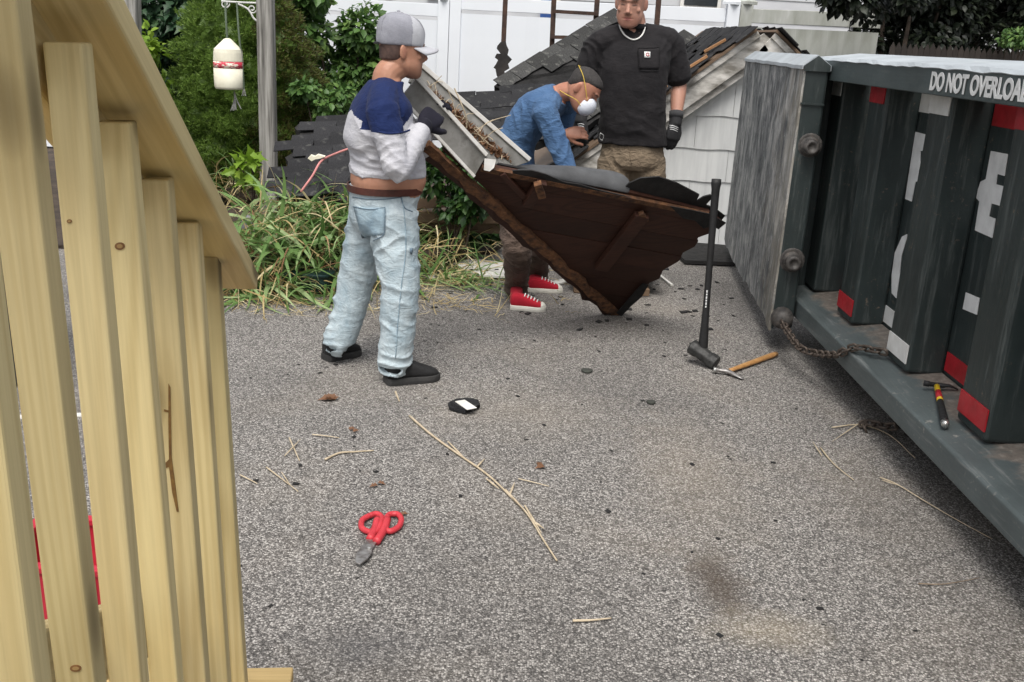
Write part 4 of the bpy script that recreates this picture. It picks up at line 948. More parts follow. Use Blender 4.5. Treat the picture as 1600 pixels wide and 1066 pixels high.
# ------------------------------------------------------------------ man in grey cap, navy and grey shirt, pale jeans
def man_cap():
    rt = at(640, 602, 4.58); root = thing('person', 'person in grey cap, navy and grey shirt and pale jeans gripping the roof section', 'person', (at(590, 590, 4.7)[0], 4.7, 0))
    F = nrm(V(.93, .37, 0)); S = np.cross(F, UP)                       # facing right and a little away; S = his right-hand side (towards us)
    pel = at(600, 325, 4.74); wst = at(601, 282, 4.73); che = at(593, 205, 4.72); shc = at(597, 152, 4.72); nek = at(606, 122, 4.74); hd = at(627, 79, 4.77)
    sR = at(597, 170, 4.53); sL = shc+(shc-sR)*V(1, 1, 0)+V(0.02, 0, -.03); sL[2] = sR[2]
    eR = at(621, 266, 4.46); wR = at(659, 203, 4.66); eL = at(655, 235, 5.00); wL = at(664, 190, 4.99)
    hipR, kR, aR = at(613, 335, 4.66), at(625, 452, 4.60), at(617, 572, 4.585); hipL, kL, aL = at(583, 335, 4.84), at(556, 440, 4.87), at(531, 542, 4.845)
    # body: one continuous surface
    b = Blob()
    b.rings([(pel-UP*.06, S*.145, F*.125), (pel, S*.155, F*.13), (wst+F*.018, S*.165, F*.178), (wst+UP*.09+F*.01, S*.148, F*.155), (che, S*.150, F*.125), (shc-UP*.03, S*.155, F*.105), (shc+UP*.02, S*.10, F*.075), (nek, S*.06, F*.064)])
    b.limb([nek-UP*.05-F*.01, nek+UP*.02, hd-UP*.06], [.068, .064, .060])
    for s_, e_, w_ in ((sR, eR, wR), (sL, eL, wL)): b.limb([s_, (s_+e_)/2, e_, (e_+w_)/2, w_], [.055, .048, .040, .037, .028])
    for h_, k_, a_ in ((hipR, kR, aR), (hipL, kL, aL)): b.limb([h_, (h_+k_)/2, k_, (k_+a_)/2, a_+UP*.03], [.085, .072, .052, .050, .034])
    hf = nrm(F+V(.12, .05, -.05)); hu = nrm(UP+F*.02)
    L, lt, fw, up = head(b, hd, hu, hf, 1.06, 1.10)
    body = b.skinned('body', MAT['skin_tan'], root, .0045, 3, post=face_post([(hd, up, fw, lt, 1.06)]))
    tint(body, face_paint(hd, up, fw, lt, 1.06, stub=(.20, .10, .07)))
    # hair stubble below the cap
    hb = Blob(); hb.rings([(hd+up*z-fw*f, lt*a*1.06, fw*bb*1.06) for z, f, a, bb in ((-.045, .035, .060, .060), (-.02, .022, .070, .074), (.01, .018, .0745, .080), (.04, .02, .076, .082))], 20); hb.skinned('hair', MAT['hair_stubble'], root, .006, 2)
    # cap: crown and brim
    cb = Blob(); cb.rings([(hd+up*z-fw*f, lt*a, fw*bb) for z, f, a, bb in ((.022, .006, .087, .110), (.045, .006, .090, .113), (.08, .006, .090, .112), (.115, .010, .083, .102), (.143, .016, .066, .080), (.162, .020, .038, .046), (.168, .020, .010, .012))], 26, 2.1)
    cap = cb.skinned('cap', MAT['cap_grey'], root, .006, 3, noise=.0015)
    assign(cap, [MAT['cap_front_grey']], lambda c: ((c-hd) @ fw > .028))
    g = []
    for a in np.linspace(-1.05, 1.05, 13):
        e = lt*math.sin(a)*.086+fw*(math.cos(a)*.104); out = fw*(.085*math.cos(a*.95)**.7)+lt*math.sin(a)*.012
        g.append([hd+up*(.027-.012*abs(a)**1.5)+e-fw*.012+out*t-up*(.012*t+.014*abs(a)*t) for t in np.linspace(0, 1, 6)])
    MB().grid(g).build('brim', MAT['cap_front_grey'], cap, smooth=True, solid=.006)
    MB().lathe([(.009, 0), (.008, .005), (.002, .007)], hd+up*.1685-fw*.020, up, 10).build('button', MAT['cap_grey'], cap)
    for a in (-1.9, -1.1, -.35, 1.2, 2.0):
        P = []
        for z, f, A2, B2 in ((.024, .006, .087, .110), (.08, .006, .0905, .1125), (.115, .010, .0835, .1025), (.143, .016, .0665, .0805), (.167, .020, .012, .014)): P.append(hd+up*z-fw*f+lt*math.sin(a+math.pi/2)*A2+fw*math.cos(a+math.pi/2)*B2)
        MB().tube(catmull(P, 5), .0018, 6).build('seam', MAT['cap_grey'], cap, smooth=True)
    MB().tube(catmull([hd+up*.026-fw*.119+lt*t for t in (-.035, 0, .035)], 4), [.006]*9, 6).build('strap', MAT['black_rubber'], cap)
    # shirt with long sleeves, riding up at the waist
    hem = wst+UP*.034
    sb = Blob()
    sb.rings([(hem+F*.014-UP*.01, S*.172, F*.181), (hem+UP*.02+F*.014, S*.173, F*.180), (wst+UP*.12+F*.010, S*.172, F*.174), (che-UP*.04+F*.002, S*.184, F*.168), (che+UP*.03, S*.186, F*.154), (shc-UP*.03, S*.190, F*.132), (shc+UP*.03, S*.135, F*.092), (nek-UP*.012-F*.006, S*.078, F*.080)], 30)
    for s_ in (sR, sL): sb.limb([nek-UP*.055-F*.01, (nek+s_)/2-UP*.022-F*.005, s_-UP*.012], [.075, .074, .074], 16)
    for s_, e_, w_ in ((sR, eR, wR), (sL, eL, wL)): sb.limb([s_-UP*.0, s_+(e_-s_)*.35, s_+(e_-s_)*.7, e_, e_+(w_-e_)*.4, e_+(w_-e_)*.8, w_], [.077, .076, .067, .061, .057, .050, .044], 18)
    fl = [(eR, .13, wR-eR, .035, .007), (eR+(wR-eR)*.6, .10, wR-eR, .028, .006), (eR+(sR-eR)*.3, .10, eR-sR, .04, .006), (hem+S*.12, .13, V(.1, 0, 1), .035, .008), (hem-F*.12+S*.05, .14, V(.2, .1, 1), .04, .008), (che+S*.12-F*.05, .13, V(.5, .2, 1), .06, .006), (sR-UP*.08+F*.05, .10, V(1, .3, -.6), .05, .006)]
    sh = sb.skinned('shirt', MAT['shirt_heather_grey'], root, .006, 3, folds=fl, noise=.0012, ns=3)
    def navy(c):
        q = c-shc; s_ = np.abs(q @ S); zb = shc[2]+.0-.30*np.clip(s_, 0, .3)-.06; zb = np.maximum(zb, at(600, 206, 4.5)[2])
        f_ = q @ F; arm = (q @ S > .11) & (c[:, 2] < zb+.2)
        def sd(p, a, b): t = np.clip(((p-a) @ (b-a))/np.dot(b-a, b-a), 0, 1); return np.linalg.norm(p-a-t[:, None]*(b-a), axis=1)
        fore = np.zeros(len(c), bool)
        for s0_, e0_, w0_ in ((sR, eR, wR), (sL, eL, wL)): fore |= (sd(c, e0_, w0_) < .085) & (sd(c, e0_, w0_) < sd(c, s0_, e0_)+.005)
        return np.where(q @ S > .13, c[:, 2] > at(610, 207, 4.5)[2]+.0*f_, c[:, 2] > zb) & ~fore
    assign(sh, [MAT['shirt_navy']], navy)
    drape_line(sh, [(592, 206), (606, 209), (622, 208), (641, 204)], 'sleeve_seam', MAT['shirt_navy'], .004, .002)
    # jeans
    jb = Blob()
    wb = at(601, 300, 4.735)
    jb.rings([(pel-UP*.11, S*.145, F*.135), (pel-UP*.05-F*.01, S*.170, F*.158), (pel-F*.008, S*.172, F*.158), (wb-UP*.01, S*.170, F*.165), (wb+UP*.032, S*.168, F*.166)], 30)
    jb.limb([hipR, (hipR+kR)/2, kR, (kR+aR)/2, aR+UP*.022, aR+UP*.008], [.126, .113, .096, .089, .086, .088], 20)
    jb.limb([hipL, (hipL+kL)/2, kL, (kL+aL)/2, aL+UP*.045, aL+UP*.03], [.124, .111, .094, .088, .085, .087], 20)
    fl = []
    for k_, a_, h_ in ((kR, aR, hipR), (kL, aL, hipL)):
        fl += [(a_+UP*.03, .13, V(.08, 0, 1), .042, .012), (a_+UP*.16, .15, V(.55, .2, 1), .07, .007), (k_-UP*.03, .15, V(.6, 0, 1), .07, .009), (k_+(h_-k_)*.5, .17, V(.7, .2, 1), .07, .009), (h_-UP*.08, .16, V(-.6, .2, 1), .06, .010)]
    je = jb.skinned('jeans', MAT['denim_light'], root, .0062, 3, folds=fl, noise=.0015, ns=8)
    pk = [(557, 322), (606, 324), (604, 372), (560, 366)]
    drape(je, [(553, 323), (602, 325), (600, 366), (566, 372)], 'back_pocket', MAT['denim_pocket'], .003, 8)
    drape_line(je, [(553, 323), (578, 327), (602, 325)], 'pocket_stitch', MAT['denim_seam'], .0022, .005)
    drape_line(je, [(602, 325), (602, 345), (600, 366), (584, 376)], 'pocket_stitch', MAT['denim_seam'], .0022, .005, 4)
    drape_line(je, [(627, 304), (632, 340), (634, 390), (628, 440), (622, 500), (618, 560)], 'side_seam', MAT['denim_pocket'], .0026, .002)
    drape_line(je, [(551, 308), (575, 311), (604, 311), (628, 308)], 'yoke_seam', MAT['denim_seam'], .0022, .002)
    drape_line(je, [(626, 308), (632, 325), (644, 331)], 'pocket_edge', MAT['denim_seam'], .0026, .002)
    drape(je, [(640, 388), (645, 388), (643, 397), (640, 396)], 'thigh_emblem', MAT['denim_seam'], .003, 2)
    # belt and loops
    rows = [ell(wb+UP*z, S*(.1715+e), F*(.170+e), 40, 2.3) for z, e in ((.006, .0), (.006, .006), (.035, .006), (.035, .0))]
    be = MB().grid(np.array(rows), closed=True).build('belt', MAT['belt_leather'], root, smooth=False, solid=.003)
    for x in (556, 605, 645): drape(be, [(x-2.5, 283), (x+2.5, 283), (x+2.5, 303), (x-2.5, 303)], 'belt_loop', MAT['denim_light'], .004, 3)
    drape(be, [(571, 286), (594, 287), (594, 296), (571, 295)], 'leather_label', MAT['leather_patch'], .003, 3)
    # shoes
    shoe(root, on(600, 603)+V(.005, .03, 0), on(684, 591), MAT['shoe_black'], MAT['shoe_sole_dark'], w=.053, h=.105, sole=.034, ank=aR-UP*.02)
    shoe(root, on(503, 566)+V(.01, .03, 0), on(560, 552), MAT['shoe_black'], MAT['shoe_sole_dark'], w=.052, h=.105, sole=.034, ank=aL-UP*.02)
    # gloves
    gb = Blob(); hand(gb, at(662, 197, 4.68), at(690, 168, 4.80)-at(662, 197, 4.68), V(.1, -1, .25), side=1, curl=(.5, .9, .8), k=1.12, thumb=.9, fat=1.18)
    gb.limb([wR-(wR-eR)*.02, at(664, 195, 4.69)], [.040, .040], 14, 3); gl = gb.skinned('glove', MAT['glove_navy'], root, .005, 3)
    drape(gl, [(681, 170), (686, 175), (693, 183), (689, 184)], 'glove_print', MAT['tape_white'], .0015, 3, thick=.001)
    gb = Blob(); hand(gb, wL, V(.5, .2, .6), V(-.4, .8, .2), side=-1, curl=(.5, .8, .7), k=1.1, fat=1.15); gb.skinned('glove', MAT['glove_navy'], root, .005, 3)
man_cap()
# ------------------------------------------------------------------ bent man in blue with a dust mask
def man_blue():
    root = thing('person', 'person in blue long-sleeved shirt and dust mask bending over the roof section', 'person', (at(815, 470, 6.3)[0], 6.3, 0))
    F = nrm(V(.97, -.22, 0)); S = np.cross(F, UP)                       # facing right, a little towards us; S = his right (near) side
    pel = at(806, 286, 6.38); mid = at(806, 225, 6.34); che = at(836, 176, 6.30); shc = at(866, 155, 6.28); nek = at(879, 145, 6.26); hd = at(910, 140, 6.20)
    sR = at(850, 172, 6.11); sL = at(885, 162, 6.47); eR = at(878, 240, 6.06); wR = at(897, 300, 6.0); eL = at(872, 226, 6.50); wL = at(884, 209, 6.28)
    aR, aL = on(806, 468)+V(0, .02, .09), on(838, 446)+V(0, .02, .09); kR, kL = at(808, 388, 6.10), at(836, 385, 6.52); hR, hL = pel+S*.09, pel-S*.09
    sp = nrm(mid-pel); b = Blob()
    ax = [nrm(mid-pel), nrm(che-pel), nrm(shc-mid), nrm(nek-che)]; fr = [np.cross(a_, -S) for a_ in ax]; fr = [f if np.dot(f, F+V(0, 0, -1)) > 0 else -f for f in fr]
    def tor(e, rows=None): return [(pel-ax[0]*.06, S*(.145+e), fr[0]*(.12+e)), (pel+ax[0]*.02, S*(.155+e), fr[0]*(.125+e)), (mid, S*(.150+e), fr[1]*(.115+e)), (che, S*(.165+e), fr[2]*(.118+e)), (shc-ax[3]*.03, S*(.165+e), fr[3]*(.10+e)), (nek-ax[3]*.02, S*(.085+e), fr[3]*(.075+e*.7))]
    b.rings(tor(-.012)); b.limb([shc, nek, hd-nrm(hd-nek)*.03], [.062, .058, .058])
    for s_, e_, w_ in ((sR, eR, wR), (sL, eL, wL)): b.limb([s_, (s_+e_)/2, e_, (e_+w_)/2, w_], [.055, .046, .039, .036, .028])
    for h_, k_, a_ in ((hR, kR, aR), (hL, kL, aL)): b.limb([h_, (h_+k_)/2, k_, (k_+a_)/2, a_], [.085, .072, .052, .050, .036])
    hu = nrm(at(938, 116, 6.2)-at(889, 176, 6.2)+V(0, -.02, 0)); hf = nrm(at(942, 178, 6.2)-at(905, 138, 6.2)+V(0, -.06, 0))
    L, lt, fw, up = head(b, hd, hu, hf, 1.06)
    hand(b, wL, V(.8, -.1, .12), V(0, -.9, .4), side=1, curl=(.4, .5, .4), k=1.0)
    hand(b, wR, nrm(wR-eR), V(-.3, -1, 0), side=-1, k=1.0)
    body = b.skinned('body', MAT['skin_medium'], root, .0045, 3, post=face_post([(hd, up, fw, lt, 1.06)])); tint(body, face_paint(hd, up, fw, lt, 1.06))
    hb = Blob(); hb.rings([(hd+up*z*1.06-fw*f*1.06, lt*a*1.03, fw*bb*1.03) for z, f, a, bb in ((-.02, .050, .055, .046), (.012, .040, .071, .060), (.045, .020, .0775, .086), (.072, .006, .0765, .098), (.098, .006, .061, .079), (.115, .010, .036, .046), (.122, .012, .012, .014))], 24); hb.skinned('hair', MAT['hair_grey'], root, .005, 2, noise=.0015)
    # dust mask: a moulded cup over nose and mouth, two yellow elastics
    mb = Blob(); mc = L(0, .088, -.052); mb.rings([(mc+fw*z, lt*a, up*c_) for z, a, c_ in ((-.035, .064, .066), (-.005, .063, .065), (.02, .053, .054), (.038, .034, .035), (.047, .012, .013))], 20); mk = mb.skinned('dust_mask', MAT['mask_white'], root, .005, 3)
    rs = lambda z, f, a, bb: [hd+up*(z+zz)-fw*f+lt*math.sin(t)*a+fw*math.cos(t)*bb for t, zz in zip(np.linspace(.5, 2*math.pi-.5, 22), np.interp(np.abs(np.linspace(-1, 1, 22)), [0, 1], [.0, -.0]))]
    P = [L(.050, .085, -.035), L(.080, .03, .02), L(.080, -.03, .065), L(.05, -.085, .085), L(0, -.105, .085), L(-.05, -.085, .085), L(-.080, -.03, .065), L(-.080, .03, .02), L(-.050, .085, -.035)]
    MB().tube(catmull(P, 5), .0024, 6).build('elastic', MAT['elastic_yellow'], mk, smooth=True)
    P = [L(.050, .075, -.075), L(.074, .03, -.060), L(.070, -.04, -.075), L(.035, -.085, -.085), L(0, -.095, -.088), L(-.035, -.085, -.085), L(-.070, -.04, -.075), L(-.074, .03, -.060), L(-.050, .075, -.075)]
    MB().tube(catmull(P, 5), .0024, 6).build('elastic', MAT['elastic_yellow'], mk, smooth=True)
    # shirt
    sb = Blob(); sb.rings(tor(.008), 28)
    for s_ in (sR, sL): sb.limb([shc*.4+nek*.6-ax[3]*.04, (shc+s_)/2, s_], [.070, .078, .078], 16)
    sb.limb([sR, sR+(eR-sR)*.4, eR, eR+(wR-eR)*.6, wR-(wR-eR)*.05], [.080, .074, .064, .054, .044], 18); sb.limb([sL, sL+(eL-sL)*.4, eL, eL+(wL-eL)*.6, wL-(wL-eL)*.05], [.080, .072, .062, .052, .042], 18)
    fl = [(mid-F*.02+S*.1, .16, V(.4, 0, 1), .06, .008), (sR+V(.02, 0, -.05), .12, V(1, 0, -.5), .05, .008), (che+S*.12, .14, V(1, 0, .4), .06, .007), (eR, .13, eR-sR, .05, .006), ((sR+eR)/2, .13, V(.9, 0, .6), .05, .005)]
    sb.skinned('shirt', MAT['shirt_blue'], root, .006, 3, folds=fl, noise=.003, ns=4)
    # trousers
    jb = Blob(); jb.rings([(pel-UP*.08, S*.15, F*.13), (pel-UP*.02, S*.175, F*.155), (pel+ax[0]*.06, S*.17, fr[0]*.15)], 28)
    fl = []
    for h_, k_, a_ in ((hR, kR, aR), (hL, kL, aL)):
        jb.limb([h_, (h_+k_)/2, k_, (k_+a_)/2, a_+UP*.01, a_-UP*.045], [.112, .104, .094, .088, .082, .080], 20)
        fl += [(k_, .16, V(.5, 0, 1), .07, .011), (a_+UP*.02, .12, V(.1, 0, 1), .045, .011), (a_+UP*.16, .15, V(.35, 0, 1), .06, .010), (k_+UP*.15, .15, V(-.5, 0, 1), .07, .008)]
    jb.skinned('trousers', MAT['pants_brown'], root, .0075, 4, folds=fl, noise=.003, ns=6)
    # red canvas sneakers with white toe caps
    for h_, t_, a_ in ((on(795, 484)+V(.01, .03, 0), on(852, 486), aR), (on(822, 456)+V(.01, .02, 0), on(878, 457), aL)):
        shoe(root, h_, t_, MAT['canvas_red'], MAT['rubber_white'], 'sneaker', w=.046, h=.085, sole=.03, toecap=MAT['rubber_white'], ank=a_, laces=MAT['lace_white'])
man_blue()
# ------------------------------------------------------------------ man in black T-shirt
def man_black():
    Y = 6.72; z0 = .205
    root = thing('person', 'person in black pocket T-shirt and khaki trousers wearing a white necklace', 'person', (at(988, 217, Y)[0], Y, z0))
    F = nrm(V(-.12, -1, 0)); S = V(F[1], -F[0], 0); S = -S if S[0] < 0 else S          # S points to image right (his left)
    pel = at(987, 243, Y); wst = at(988, 190, Y-.01); che = at(990, 105, Y-.02); shc = at(991, 57, Y); nek = at(989, 40, Y-.01); hd = at(986, 5, Y-.08)
    sA, sB = at(932, 68, Y-.02), at(1049, 64, Y+.02); eA, eB = at(914, 130, Y+.03), at(1061, 130, Y+.06); wA, wB = at(907, 184, Y-.08), at(1056, 188, Y-.04)
    hA, hB = at(961, 250, Y), at(1012, 250, Y); kA, kB = at(957, 345, Y-.03), at(1018, 345, Y); aA, aB = V(kA[0]-.02, Y+.02, z0+.09), V(kB[0]-.02, Y+.10, z0+.09)
    b = Blob(); b.rings([(pel-UP*.06, S*.165, F*.125), (pel, S*.18, F*.135), (wst, S*.185, F*.15), (che, S*.195, F*.135), (shc-UP*.03, S*.20, F*.105), (nek-UP*.02, S*.085, F*.075)])
    b.limb([nek-UP*.06, nek+UP*.02, hd-UP*.05+V(0, .03, 0)], [.088, .080, .076])
    for s_, e_, w_ in ((sA, eA, wA), (sB, eB, wB)): b.limb([s_, (s_+e_)/2, e_, e_+(w_-e_)*.3, e_+(w_-e_)*.7, w_], [.066, .060, .050, .051, .042, .034])
    for h_, k_, a_ in ((hA, kA, aA), (hB, kB, aB)): b.limb([h_, (h_+k_)/2, k_, (k_+a_)/2, a_], [.095, .082, .058, .056, .04])
    hu = nrm(UP+F*.20); hf = nrm(F+V(-.10, 0, -.22))
    L, lt, fw, up = head(b, hd, hu, hf, 1.2, 1.12)
    body = b.skinned('body', MAT['skin_light'], root, .0045, 3, post=face_post([(hd, up, fw, lt, 1.2)])); tint(body, face_paint(hd, up, fw, lt, 1.2, stub=(.34, .16, .115)))
    hb = Blob(); hb.rings([(hd+up*z*1.16-fw*f*1.16, lt*a*1.16, fw*bb*1.16) for z, f, a, bb in ((.0, .05, .072, .062), (.04, .035, .083, .082), (.075, .018, .082, .098), (.105, .012, .066, .084), (.128, .012, .034, .046))], 24); hb.skinned('hair', MAT['hair_dark'], root, .006, 2, noise=.002)
    # T-shirt
    sb = Blob(); sb.rings([(pel+UP*.075, S*.232, F*.178), (pel+UP*.14, S*.228, F*.180), (wst, S*.218, F*.176), (che-UP*.06, S*.225, F*.165), (che+UP*.05, S*.232, F*.150), (shc-UP*.035, S*.240, F*.122), (shc+UP*.022, S*.16, F*.092), (nek-UP*.005, S*.088, F*.080)], 34, 2.4)
    for s_ in (sA, sB): sb.limb([nek-UP*.075, (nek+s_)/2-UP*.032, s_-UP*.004], [.094, .090, .086], 16)
    for s_, e_ in ((sA, eA), (sB, eB)): d_ = e_-s_; sb.limb([s_-UP*.01, s_+d_*.45, s_+d_*.88], [.084, .090, .093], 20)
    fl = [(wst+S*.12, .16, V(.7, 0, 1), .09, .010), (wst-S*.14, .16, V(-.7, 0, 1), .09, .010), (pel+UP*.14, .17, V(.2, 0, 1), .07, .009), (sA-UP*.09, .13, V(1, 0, .7), .06, .009), (sB-UP*.09, .13, V(-1, 0, .7), .06, .009), (che+S*.05, .14, V(.6, 0, 1), .08, .004)]
    ts = sb.skinned('t_shirt', MAT['shirt_black'], root, .0075, 4, folds=fl, noise=.004, ns=5)
    pk = drape(ts, [(997, 76), (1030, 75), (1029, 108), (999, 108)], 'chest_pocket', MAT['shirt_black'], .0035, 8)
    drape_line(ts, [(997, 76), (1013, 76), (1030, 75)], 'pocket_seam', MAT['shirt_black_trim'], .0025, .006)
    drape_line(ts, [(996, 77), (998, 106), (1003, 111), (1024, 111), (1029, 106), (1030, 76)], 'pocket_seam', MAT['shirt_black_trim'], .002, .005)
    lb = drape(ts, [(1006.5, 81.5), (1015.5, 81.5), (1015.5, 91), (1006.5, 91)], 'cloth_label', MAT['tape_white'], .009, 3)
    drape_line(ts, [(1013.5, 84.0), (1010.5, 83.6), (1009.2, 86), (1010.6, 88.4), (1013.5, 87.8), (1012, 86)], 'label_mark', MAT['tape_red'], .0026, .0115)
    rows = [ell(nek+UP*z+F*f, S*a, F*bb, 30, 2.1) for z, f, a, bb in ((-.020, .006, .104, .098), (.000, .005, .098, .093), (.010, .004, .090, .087))]
    MB().grid(np.array(rows), closed=True).build('collar', MAT['shirt_black_trim'], ts, smooth=True, solid=.004)
    drape_line(ts, [(967, 35), (970, 47), (978, 57), (989, 63), (1000, 59), (1006, 49), (1008, 33)], 'necklace', MAT['necklace_white'], .0052, .006, 6, parent=root)
    # khaki trousers
    jb = Blob(); jb.rings([(pel-UP*.09, S*.19, F*.135), (pel-UP*.03, S*.212, F*.160), (pel+UP*.05, S*.208, F*.160), (pel+UP*.12, S*.203, F*.158)], 30)
    fl = []
    for h_, k_, a_ in ((hA, kA, aA), (hB, kB, aB)):
        jb.limb([h_, (h_+k_)/2, k_, (k_+a_)/2, a_, a_-UP*.05], [.122, .112, .100, .095, .088, .085], 20)
        fl += [(h_-UP*.04, .14, V(.7 if h_ is hA else -.7, 0, 1), .06, .009), ((h_+k_)/2, .16, V(.4, 0, 1), .07, .008), (a_+UP*.05, .13, V(.1, 0, 1), .05, .010)]
    tr = jb.skinned('trousers', MAT['khaki'], root, .0075, 4, folds=fl, noise=.003, ns=9)
    drape_line(tr, [(982, 222), (984, 240), (987, 256)], 'fly_seam', MAT['khaki'], .003, .002)
    k = drape(tr, [(932, 212), (941, 213), (939, 223), (932, 222)], 'key_fob', MAT['black_rubber'], .014, 3, parent=root, thick=.008)
    MB().tube(catmull([at(938, 208, Y-.21), at(943, 212, Y-.21), at(941, 219, Y-.21), at(937, 216, Y-.21), at(938, 208, Y-.21)], 5), .003, 6).build('keyring', MAT['key_metal'], root, smooth=True)
    # gloves
    for w_, e_, al, bk, sd, pr in ((wA, eA, V(.03, -.12, -1), V(-.5, -.8, .1), 1, [(903, 194), (913, 195), (912, 206), (904, 204)]), (wB, eB, V(-.08, -.15, -1), V(.55, -.8, .1), -1, [(1046, 196), (1060, 200), (1058, 209), (1047, 205)])):
        gb = Blob(); hand(gb, w_+nrm(al)*.02, al, bk, side=sd, curl=(.3, .42, .35), k=1.18, thumb=.75, fat=1.2)
        gb.limb([w_-nrm(w_-e_)*.045, w_+nrm(al)*.03], [.045, .042], 16, 3); gl = gb.skinned('glove', MAT['glove_charcoal'], root, .005, 3)
        MB().tube([w_-nrm(w_-e_)*.055, w_-nrm(w_-e_)*.015], [.049, .046], 18).build('glove_cuff', MAT['glove_cuff'], gl, smooth=True)
        for q in range(3):
            px = np.array(pr, float); a_, b_ = px[0]*(1-q/3)+px[3]*q/3, px[1]*(1-q/3)+px[2]*q/3
            drape_line(gl, [a_, a_*.5+b_*.5+V(0, -1), b_], 'glove_print', MAT['paint_letter'], .0022, .001, 3)
    for a_, dx in ((aA, -.05), (aB, .05)):
        hl = V(a_[0]-dx*.3, a_[1]+.08, z0+.01); shoe(root, hl, hl+nrm(V(dx*1.8, -.28, 0))*.30, MAT['boot_brown'], MAT['shoe_sole_dark'], 'boot', w=.052, h=.11, sole=.03, ank=a_)
man_black()
# ================================================================== vegetation
def leaves_mesh(C, D, N, ln, wd, fold=.25, curl=.2, shape='oval'):
    """many folded leaves in one mesh; C base points, D directions, N up normals"""
    n = len(C); D = D/np.linalg.norm(D, axis=1, keepdims=True); Sd = np.cross(D, N); Sd /= np.linalg.norm(Sd, axis=1, keepdims=True)+1e-9; N = np.cross(Sd, D)
    ln = np.broadcast_to(ln, n)[:, None]; wd = np.broadcast_to(wd, n)[:, None]
    prof = [(.0, .0), (.28, .85), (.6, 1.0), (1.0, .0)] if shape == 'oval' else [(.0, .0), (.22, 1.0), (.42, .45), (.55, 1.0), (.72, .4), (1.0, .0)]
    rows = []
    for t, w in prof:
        c = C+D*ln*t-N*ln*curl*t*t
        rows += [c, c+Sd*wd*w*.5+N*wd*fold*w*.5, c-Sd*wd*w*.5+N*wd*fold*w*.5]
    Vv = np.stack(rows, 1); k = Vv.shape[1]; f = []
    for i in range(len(prof)-1):
        a = 3*i; b = 3*(i+1); f += [(a, b, b+1, a+1), (a, a+2, b+2, b)]
    base = (np.arange(n)*k)[:, None, None]; F = np.array(f)[None]+base
    return Vv.reshape(-1, 3), F.reshape(-1, 4)
def big_mesh(name, v, f, mat, parent):
    me = bpy.data.meshes.new(name); v = v-ORG[parent]; me.vertices.add(len(v)); me.vertices.foreach_set('co', v.ravel()); f = np.asarray(f); k = f.shape[1]
    me.loops.add(f.size); me.loops.foreach_set('vertex_index', f.ravel().astype(np.int32)); me.polygons.add(len(f)); me.polygons.foreach_set('loop_start', np.arange(len(f), dtype=np.int32)*k)
    me.update(calc_edges=True); me.validate(); return link(name, me, parent, mat)
def rand_dir(r, n): d = r.normal(size=(n, 3)); return d/np.linalg.norm(d, axis=1, keepdims=True)
def bush(name, label, cat, c, rad, n, ll, mat, seed, shape='oval', lobes=9, base=(0, 0), trunkr=.03, single=0, fold=.25, dark=None):
    """leafy shrub: stems, leaf mass in uneven clumps, and the largest leaves facing the drive as single leaves"""
    r = np.random.default_rng(seed); c = np.asarray(c, float); rad = np.asarray(rad, float); root = thing(name, label, cat, (c[0]+base[0], c[1]+base[1], 0))
    cl = c+rand_dir(r, lobes)*rad*r.uniform(.35, .85, (lobes, 1)); cr = r.uniform(.28, .5, lobes)*rad.mean()
    for q in (cl[:7] if not name == 'dark_evergreen' or trunkr > .02 else []): m = (q+ORG[root])/2+r.normal(size=3)*.08; MB().tube(catmull([ORG[root], m, q], 5), np.linspace(trunkr, .006, 11), 6).build('stem', MAT['bark'], root, smooth=True)
    k = r.integers(0, lobes, n); d = rand_dir(r, n); rr = r.uniform(.35, 1.0, n)**.5; P = cl[k]+d*(cr[k]*rr)[:, None]*V(1, 1, .9)
    dr = d*.6+r.normal(size=(n, 3))*.45+V(0, -.15, -.25); nn = d*.5+V(0, -.25, .9)+r.normal(size=(n, 3))*.35
    s = ll*r.uniform(.55, 1.2, n); v, f = leaves_mesh(P, dr, nn, s, s*.55, fold, .2, shape); o = big_mesh('foliage', v, f, MAT[mat], root); o['kind'] = 'stuff'
    if single:
        vs_, fs_ = leaves_mesh(np.zeros((1, 3)), V(0, 0, 1)[None]*V(0, 1, 0)+V(0, 1, 0)[None]*0+V(0, 1e-3, 0), V(0, 0, 1)[None], ll*1.15, ll*.72, fold, .22, shape)
        me = bpy.data.meshes.new('leaf'); me.from_pydata(vs_.tolist(), [], fs_.tolist()); me.materials.append(MAT[mat])
        idx = np.argsort(P[:, 1]+r.normal(size=n)*.12)[:single]
        for i in idx:
            y = nrm(dr[i]+V(0, -.4, -.2)); z = nrm(nn[i]+V(0, -.5, 0)); x = nrm(np.cross(y, z)); z = np.cross(x, y); lf = link('leaf', me, root)
            lf.matrix_local = Matrix.Translation(tuple(P[i]+V(0, -.05, .02)-ORG[root])) @ (Matrix(np.column_stack([x, y, z]).tolist())*float(r.uniform(.7, 1.15))).to_4x4()
    return root
